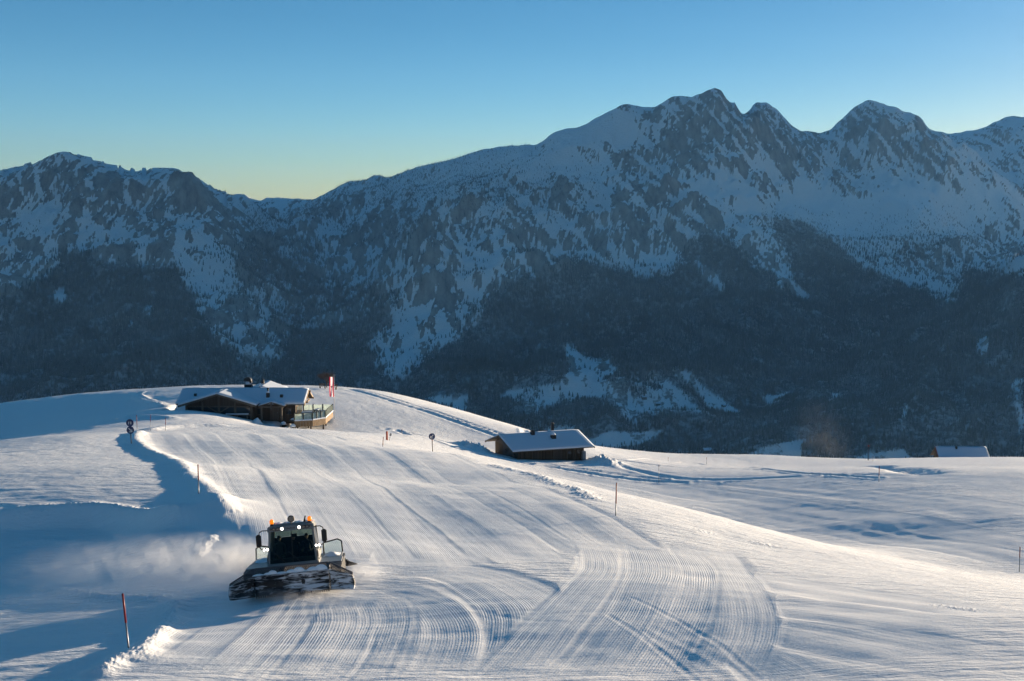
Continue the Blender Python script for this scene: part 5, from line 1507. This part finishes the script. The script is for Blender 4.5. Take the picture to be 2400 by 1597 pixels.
# maker's lettering between the lamps: small dark strokes
w = MB()
for k in range(7):
    w.box(-.16 + k * .05, -.13 + k * .05, F1 - .262, F1 - .256, CT + .07, CT + .07 + (.06 if k % 3 == 0 else .04))
lt = w.build('lettering', M_CABDARK, G); lt['kind'] = 'stuff'
for s in (-1, 1):
    l = MB(); l.lathe([(.06, 0), (.09, .03), (.09, .14), (.05, .2), (.01, .21)], 14, (s * .80, F1 + .05, CT + .30)); l.build('beacon', M_BEACON, G)
    MB().lathe([(.08, 0), (.07, .06)], 12, (s * .80, F1 + .05, CT + .25)).build('beacon_base', M_BLACK, G)
    # mirror on its two arms, with the pair of side lamps
    m = MB(); m.box(s * 1.38 - .11, s * 1.38 + .11, F1 - .22, F1 - .08, CT - .62, CT - .08); mir = m.build('mirror', M_BLACK, G, .04)
    MB().path([(s * W1, F1 - .1, CT + .06), (s * 1.22, F1 - .12, CT + .07), (s * 1.34, F1 - .14, CT - .0), (s * 1.36, F1 - .14, CT - .1)], .022).build('upper_arm', M_BLACK, mir)
    MB().path([(s * 1.36, F1 - .14, CT - .62), (s * 1.3, F1 - .14, CT - .70), (s * (W1 + .04), F1 - .18, CT - .80)], .022).build('lower_arm', M_BLACK, mir)
    for k in (0, 1):
        xx = s * (W1 + .12) + (k - .5) * .13
        l = MB(); l.lathe([(.07, F1 - .34), (.075, F1 - .28), (.05, F1 - .20)], 12, (xx, 0, CT - .72), 'y'); sl = l.build('side_lamp', M_BLACK, G)
        MB().lathe([(.045, F1 - .349), (.047, F1 - .341)], 12, (xx, 0, CT - .72), 'y').build('lens', M_LAMPON, sl)
    MB().path([(s * .30, F0 - .06, 1.2), (s * .30 - .45, F0 + .06, 1.62)], .022).build('wiper', M_BLACK, G)
l = MB(); l.lathe([(.13, F1 - .05), (.15, F1 + .0), (.15, F1 + .08), (.06, F1 + .16)], 16, (.02, 0, CT + .46), 'y'); sp = l.build('search_lamp', M_BLACK, G)
MB().lathe([(.11, F1 - .062), (.115, F1 - .052)], 16, (.02, 0, CT + .46), 'y').build('lens', M_LENS, sp)
MB().tube((.02, F1 + .03, CT + .25), (.02, F1 + .03, CT + .35), .03).build('lamp_stand', M_BLACK, sp)
MB().tube((.56, F1 + .2, CT + .26), (.62, F1 + .28, CT + .52), .05, .03).build('antenna', M_BLACK, G)
for k in range(4):
    MB().sheet(lambda u, v, k=k: (-.7 + .45 * k + .35 * u, F1 + .1 + .8 * v, CT + .285 + .05 * math.sin(math.pi * u) * math.sin(math.pi * v)), 6, 6).build('roof_frost', M_CLUMP, G)
# inside: seats, wheel, dashboard
MB().box(-.95, .95, F0 + .12, F0 + .42, CB, 1.34).build('dashboard', M_CABDARK, G, .04)
for xx in (-.62, 0.0, .55):
    sm = MB(); sm.box(xx - .24, xx + .24, -.45, .08, 1.08, 1.24); st = sm.build('seat', M_CABDARK, G, .05)
    MB().box(xx - .23, xx + .23, .08, .22, 1.22, 1.86).build('seat_back', M_CABDARK, st, .05)
wh = MB(); pts = [(.55 + .19 * math.cos(a * math.pi / 8), F0 + .62 + .09 * math.sin(a * math.pi / 8), 1.52 + .16 * math.sin(a * math.pi / 8)) for a in range(17)]
wh.path(pts, .018, 5); wh.beam((.55, F0 + .62, 1.52), (.55, F0 + .35, 1.3), .05, .05); wh.build('steering_wheel', M_BLACK, G)
MB().box(.0, .22, F1 + .02, F1 + .06, 2.2, 2.34).build('inner_mirror', M_BLACK, G)
# the blade: middle section, two hinged wings, gratings on top, cutting teeth below
def panel(p0, p1, h0, h1, yo, name):
    """curved blade panel between two plan points, heights at each end"""
    n_u, n_v = 16, 10
    p0 = Vector(p0); p1 = Vector(p1); d = (p1 - p0).normalized(); nn = Vector((d.y, -d.x)) * 1.0
    mb = MB()
    def fn(u, v, back=0.0):
        q = p0 + (p1 - p0) * u; h = h0 + (h1 - h0) * u
        c = .16 * (2 * v - .9) ** 2 - .10 + back
        lump = .05 * max(0.0, float(perlin(q.x * 2.1 + 5, v * 3.3, 91))) if back == 0 else 0
        return (q.x - nn.x * c * -1 + nn.x * lump, q.y - nn.y * c * -1 + nn.y * lump, .02 + h * v + yo * u)
    mb.sheet(lambda u, v: fn(u, v), n_u, n_v); 
    mb.sheet(lambda u, v: fn(1 - u, v, -.09), n_u, n_v)
    # close the rim
    w = n_u + 1; a0 = 0; b0 = w * (n_v + 1)
    for i in range(n_u):
        mb.f.append((i, i + 1, b0 + n_u - i - 1, b0 + n_u - i)); mb.s.append(False)
        t0 = n_v * w + i; mb.f.append((t0 + 1, t0, b0 + n_v * w + n_u - i, b0 + n_v * w + n_u - i - 1)); mb.s.append(False)
    for j in range(n_v):
        mb.f.append(((j + 1) * w, j * w, b0 + j * w + n_u, b0 + (j + 1) * w + n_u)); mb.s.append(False)
        mb.f.append((j * w + n_u, (j + 1) * w + n_u, b0 + (j + 1) * w, b0 + j * w)); mb.s.append(False)
    return mb.build(name, M_CRUST, G)
BY = -2.62
mid = panel((-1.52, BY), (1.52, BY), .86, .86, 0, 'blade')
wl_ = panel((-2.52, BY - .42), (-1.545, BY), .58, .86, 0, 'blade_wing')
wr_ = panel((1.545, BY), (2.52, BY - .42), .86, .58, 0, 'blade_wing')
def grating(p0, p1, z0, z1, h0, h1, parent):
    """open screen above the blade: frame and crossing bars"""
    mb = MB(); p0 = Vector(p0); p1 = Vector(p1); ln = (p1 - p0).length
    def P(u, v):
        q = p0 + (p1 - p0) * u; zb = z0 + (z1 - z0) * u; hh = h0 + (h1 - h0) * u
        return Vector((q.x, q.y + .20 * v, zb + hh * v))
    mb.path([P(0, 0), P(0, 1), P(1, 1), P(1, 0)], .028, 6)
    n = int(ln / .075)
    for k in range(n):
        mb.tube(P(k / n, 0), P(min(1, (k + 2.2) / n), 1), .016, .016, 3, False)
        mb.tube(P(k / n, 1), P(min(1, (k + 2.2) / n), 0), .016, .016, 3, False)
    o = mb.build('grating', M_MESH, parent, fix=False); return o
grating((-1.5, BY + .02), (1.5, BY + .02), .87, .87, .28, .28, mid)
grating((-2.5, BY - .40), (-1.56, BY + .02), .59, .87, .08, .28, wl_)
grating((1.56, BY + .02), (2.5, BY - .40), .87, .59, .28, .08, wr_)
for k in range(30):
    xx = -1.5 + k * 3.0 / 29
tm = MB()
for k in range(34): tm.box(-1.5 + k * .0895, -1.5 + k * .0895 + .05, BY - .10, BY - .05, -.03, .06)
tt = tm.build('teeth', M_BLACK, mid); tt['kind'] = 'stuff'
rk_ = random.Random(12)
for k in range(9):                                       # lumps of snow lying along the top edge
    xx = -1.35 + k * .33 + rk_.uniform(-.1, .1); rr = rk_.uniform(.10, .2)
    mb = MB(); mb.sheet(lambda u, v, xx=xx, rr=rr, k=k: (xx + rr * 1.6 * math.cos(6.283 * u) * math.sin(math.pi * v * .5), BY + .02 + rr * .6 * math.sin(6.283 * u) * math.sin(math.pi * v * .5), .86 + (.5 + .4 * (k % 3)) * rr * math.cos(math.pi * v * .5) + .012 * math.sin(9 * u * 6.283 + k)), 14, 6); mb.build('snow_lump', M_CLUMP, mid)
for s in (-1, 1):
    MB().beam((s * .45, -2.55, .45), (s * .45, -1.5, .6), .16, .22).build('push_arm', M_CABDARK, G, .02)
    MB().tube((s * .25, -2.5, .75), (s * .3, -1.5, .78), .05).build('ram', M_GREYMETAL, G)
# tiller dragged behind, with its finisher flap
MB().box(-2.15, 2.15, 3.35, 3.85, .16, .55).build('tiller_housing', M_BLACK, G, .05)
for s in (-1, 1):
    MB().hexa([(s * 2.16, 3.4, .02), (s * 2.95, 4.0, -.02), (s * 2.95, 4.5, -.02), (s * 2.16, 4.5, .02)], [(s * 2.16, 3.4, .50), (s * 2.95, 4.05, .06), (s * 2.95, 4.5, .05), (s * 2.16, 4.5, .30)]).build('tiller_wing', M_BLACK, G)
    MB().beam((s * .5, 2.6, .7), (s * .5, 3.4, .45), .12, .14).build('tiller_arm', M_BLACK, G)
MB().sheet(lambda u, v: (-2.15 + 4.3 * u, 3.87 + 1.1 * v, .34 - .30 * v), 16, 6).build('finisher_flap', M_RUBBER, G)

# ------------------------------------------------------------------ people in the cab
M_SKIN = flat_material('skin', (0.42, 0.26, 0.19), .6)
def person(x, coat, trousers, hair, label, turn, reach):
    """seated figure: trunk, arms forward, thighs, shins; one skinned surface"""
    t = thing('person', label, 'person', (0, 0, 0))
    V = {'pelvis': (0, -.12, 1.34, .15, .13), 'waist': (0, -.10, 1.52, .145, .11), 'chest': (0, -.09, 1.74, .17, .12), 'neckb': (0, -.10, 1.90, .10, .09), 'neck': (0, -.11, 1.98, .055, .055), 'neckt': (0, -.12, 2.04, .05, .05)}
    for s, nm in ((-1, 'l'), (1, 'r')):
        V['sh' + nm] = (s * .19, -.10, 1.86, .075, .075); V['el' + nm] = (s * .26, -.20 - reach * .1, 1.60, .055, .055)
        V['wr' + nm] = (s * (.26 - .12 * reach), -.36 - reach * .22, 1.52 + .02 * reach, .036, .036); V['ha' + nm] = (s * (.25 - .12 * reach), -.43 - reach * .22, 1.52 + .02 * reach, .042, .024)
        V['hp' + nm] = (s * .10, -.14, 1.31, .10, .10); V['kn' + nm] = (s * .14, -.52, 1.36, .075, .075); V['an' + nm] = (s * .14, -.58, 1.10 + .06, .05, .05); V['to' + nm] = (s * .14, -.70, 1.12, .045, .04)
    E = [('pelvis', 'waist'), ('waist', 'chest'), ('chest', 'neckb'), ('neckb', 'neck'), ('neck', 'neckt')]
    for nm in 'lr': E += [('neckb', 'sh' + nm), ('sh' + nm, 'el' + nm), ('el' + nm, 'wr' + nm), ('wr' + nm, 'ha' + nm), ('pelvis', 'hp' + nm), ('hp' + nm, 'kn' + nm), ('kn' + nm, 'an' + nm), ('an' + nm, 'to' + nm)]
    # five fingers on each hand
    for s, nm in ((-1, 'l'), (1, 'r')):
        h = V['ha' + nm]
        for k in range(4):
            a = (h[0] + (k - 1.5) * .019, h[1] - .045, h[2] + .004); ln = (.03, .038, .035, .026)[k]
            V[f'f{nm}{k}a'] = (*a, .0085, .0085); V[f'f{nm}{k}b'] = (a[0], a[1] - ln, a[2] - .014, .008, .008); V[f'f{nm}{k}c'] = (a[0], a[1] - ln - .016, a[2] - .036, .007, .007)
            E += [('ha' + nm, f'f{nm}{k}a'), (f'f{nm}{k}a', f'f{nm}{k}b'), (f'f{nm}{k}b', f'f{nm}{k}c')]
        V[f't{nm}a'] = (h[0] - s * .038, h[1] - .012, h[2] + .006, .010, .010); V[f't{nm}b'] = (h[0] - s * .052, h[1] - .042, h[2] - .008, .0085, .0085)
        E += [('ha' + nm, f't{nm}a'), (f't{nm}a', f't{nm}b')]
    names = list(V); me = bpy.data.meshes.new('body')
    me.from_pydata([V[n][:3] for n in names], [(names.index(a), names.index(b)) for a, b in E], [])
    o = bpy.data.objects.new('body', me); COL.objects.link(o); o.parent = t
    sk = o.modifiers.new('skin', 'SKIN')
    sv = me.skin_vertices[0].data if me.skin_vertices else None
    if sv is None:
        bm = bmesh.new(); bm.from_mesh(me); bm.verts.layers.skin.verify(); bm.to_mesh(me); bm.free(); sv = me.skin_vertices[0].data
    for i, n in enumerate(names):
        sv[i].radius = V[n][3:5]; sv[i].use_root = (n == 'pelvis')
    o.modifiers.new('smooth', 'SUBSURF').render_levels = 1
    me.materials.append(coat)
    # head with brow, nose, mouth, ears
    hd = MB(); hc = Vector((0, -.13, 2.14))
    def head(u, v):
        a = 2 * math.pi * u; th = math.pi * v
        d = Vector((math.sin(th) * math.sin(a), -math.sin(th) * math.cos(a), math.cos(th)))
        r = Vector((.078 * d.x, .098 * d.y, .122 * d.z))
        jaw = max(0.0, -d.z); r.x *= 1 - .25 * jaw; r.y *= 1 - .10 * jaw
        front = max(0.0, -d.y)
        nose = math.exp(-((d.x / .16) ** 2 + ((d.z + .12) / .20) ** 2)) * (front > .5)
        eye = math.exp(-(((abs(d.x) - .36) / .16) ** 2 + ((d.z - .06) / .10) ** 2)) * (front > .3)
        lip = math.exp(-((d.x / .25) ** 2 + ((d.z + .46) / .07) ** 2)) * (front > .3)
        ear = math.exp(-(((abs(d.x) - .98) / .12) ** 2 + ((d.z + .02) / .22) ** 2 + (d.y / .18) ** 2))
        r.y -= .026 * nose + .006 * lip - .010 * eye; r.x += .018 * ear * (1 if d.x > 0 else -1)
        r = Matrix.Rotation(turn, 3, 'Z') @ r
        return tuple(hc + r)
    hd.sheet(head, 28, 20); hd.build('head', M_SKIN, t)
    hr = MB()
    def hat(u, v):
        a = 2 * math.pi * u; th = math.pi * .54 * v
        d = Vector((math.sin(th) * math.sin(a), -math.sin(th) * math.cos(a), math.cos(th)))
        r = Vector((.088 * d.x, .108 * d.y + .006, .134 * d.z + (.025 if d.y < 0 and v > .8 else 0)))
        return tuple(hc + Matrix.Rotation(turn, 3, 'Z') @ r)
    hr.sheet(hat, 22, 10); hr.build('cap', hair, t)
    lg = MB()
    for s in (-1, 1):
        lg.tube((s * .10, -.10, 1.32), (s * .14, -.53, 1.37), .115, .088, 10); lg.tube((s * .14, -.53, 1.36), (s * .14, -.585, 1.16), .088, .066, 10)
        o2 = MB(); o2.v, o2.f, o2.s = lg.v, lg.f, lg.s
        o2.build('trouser_leg', trousers, t); lg = MB()
    t.matrix_world = groomer.matrix_basis @ Matrix.Translation((x, 0, -.02))
    return t
C_GREY = flat_material('grey_jacket', (0.10, 0.105, 0.11), .8); C_BLACK = flat_material('black_jacket', (0.02, 0.02, 0.025), .8); C_NAVY = flat_material('dark_blue_jacket', (0.015, 0.02, 0.04), .8)
C_OLIVE = flat_material('olive_trousers', (0.05, 0.06, 0.025), .8)
person(-.62, C_GREY, C_OLIVE, C_BLACK, 'seated person in grey jacket and olive trousers beside the left cab window', R(12), .1)
person(0.0, C_BLACK, C_BLACK, C_BLACK, 'seated person in black jacket between the two others in the cab', R(-25), .2)
person(.55, C_NAVY, C_BLACK, C_NAVY, 'driver in dark jacket behind the steering wheel of the groomer', R(5), 1.0)

# ------------------------------------------------------------------ snow thrown up by the machine
def spray(name, loc, size, rz, density, scale, seed, aniso=.6, warm=(0.93, 0.95, 1.0), shear=0.0):
    bm = bmesh.new(); bmesh.ops.create_icosphere(bm, subdivisions=3, radius=1.0)
    me = bpy.data.meshes.new(name); bm.to_mesh(me); bm.free()
    o = bpy.data.objects.new(name, me); COL.objects.link(o)
    o.location = loc; o.scale = size; o.rotation_euler = (0, shear, rz)
    b = MatB(name + '_cloud')
    tc = b.n('ShaderNodeTexCoord').outputs['Object']
    ln = b.n('ShaderNodeVectorMath', operation='LENGTH'); b.l(tc, ln.inputs[0])
    fall = b.ramp(ln.outputs['Value'], [(0.15, 1.0), (0.98, 0.0)])
    nv = b.n('ShaderNodeVectorMath', operation='MULTIPLY'); b.l(tc, nv.inputs[0]); nv.inputs[1].default_value = tuple(s * scale for s in size)
    of = b.n('ShaderNodeVectorMath', operation='ADD'); b.l(nv.outputs[0], of.inputs[0]); of.inputs[1].default_value = (seed, seed * 1.7, seed * .3)
    nz = b.ramp(b.noise(of.outputs[0], 1.6, 6, 0.68, 1.2), [(0.44, 0.0), (0.70, 1.0)])
    d = b.math('MULTIPLY', b.math('MULTIPLY', fall, nz), density)
    pv = b.n('ShaderNodeVolumePrincipled'); pv.inputs['Color'].default_value = (*warm, 1); pv.inputs['Anisotropy'].default_value = aniso
    b.l(d, pv.inputs['Density']); b.l(pv.outputs[0], b.out.inputs['Volume'])
    me.materials.append(b.m)
    o['kind'] = 'stuff'
    return o
def at(px, row, d): return Vector(unproj(px, row, d))
p = at(590, 1330, 57); spray('snow_spray', p, (2.6, 2.4, 1.0), 0, 2.2, .8, 3)
p = at(500, 1310, 59); spray('snow_spray', p, (4.2, 3.0, 1.3), R(8), 1.0, .6, 11)
p = at(330, 1330, 60); spray('snow_spray', p, (7.0, 3.6, 1.6), R(10), .4, .45, 23)
p = at(860, 1345, 56); spray('snow_spray', p, (1.3, 1.6, .55), 0, 1.6, 1.4, 31)
p = at(700, 1398, 50); spray('snow_spray', p, (3.2, .9, .28), R(-3), 1.2, 1.2, 41)
p = at(1930, 1040, 318); spray('snow_spray', p, (8.5, 9.0, 13.0), 0, .003, .10, 53, .5, (1.0, .97, .93), R(-14))
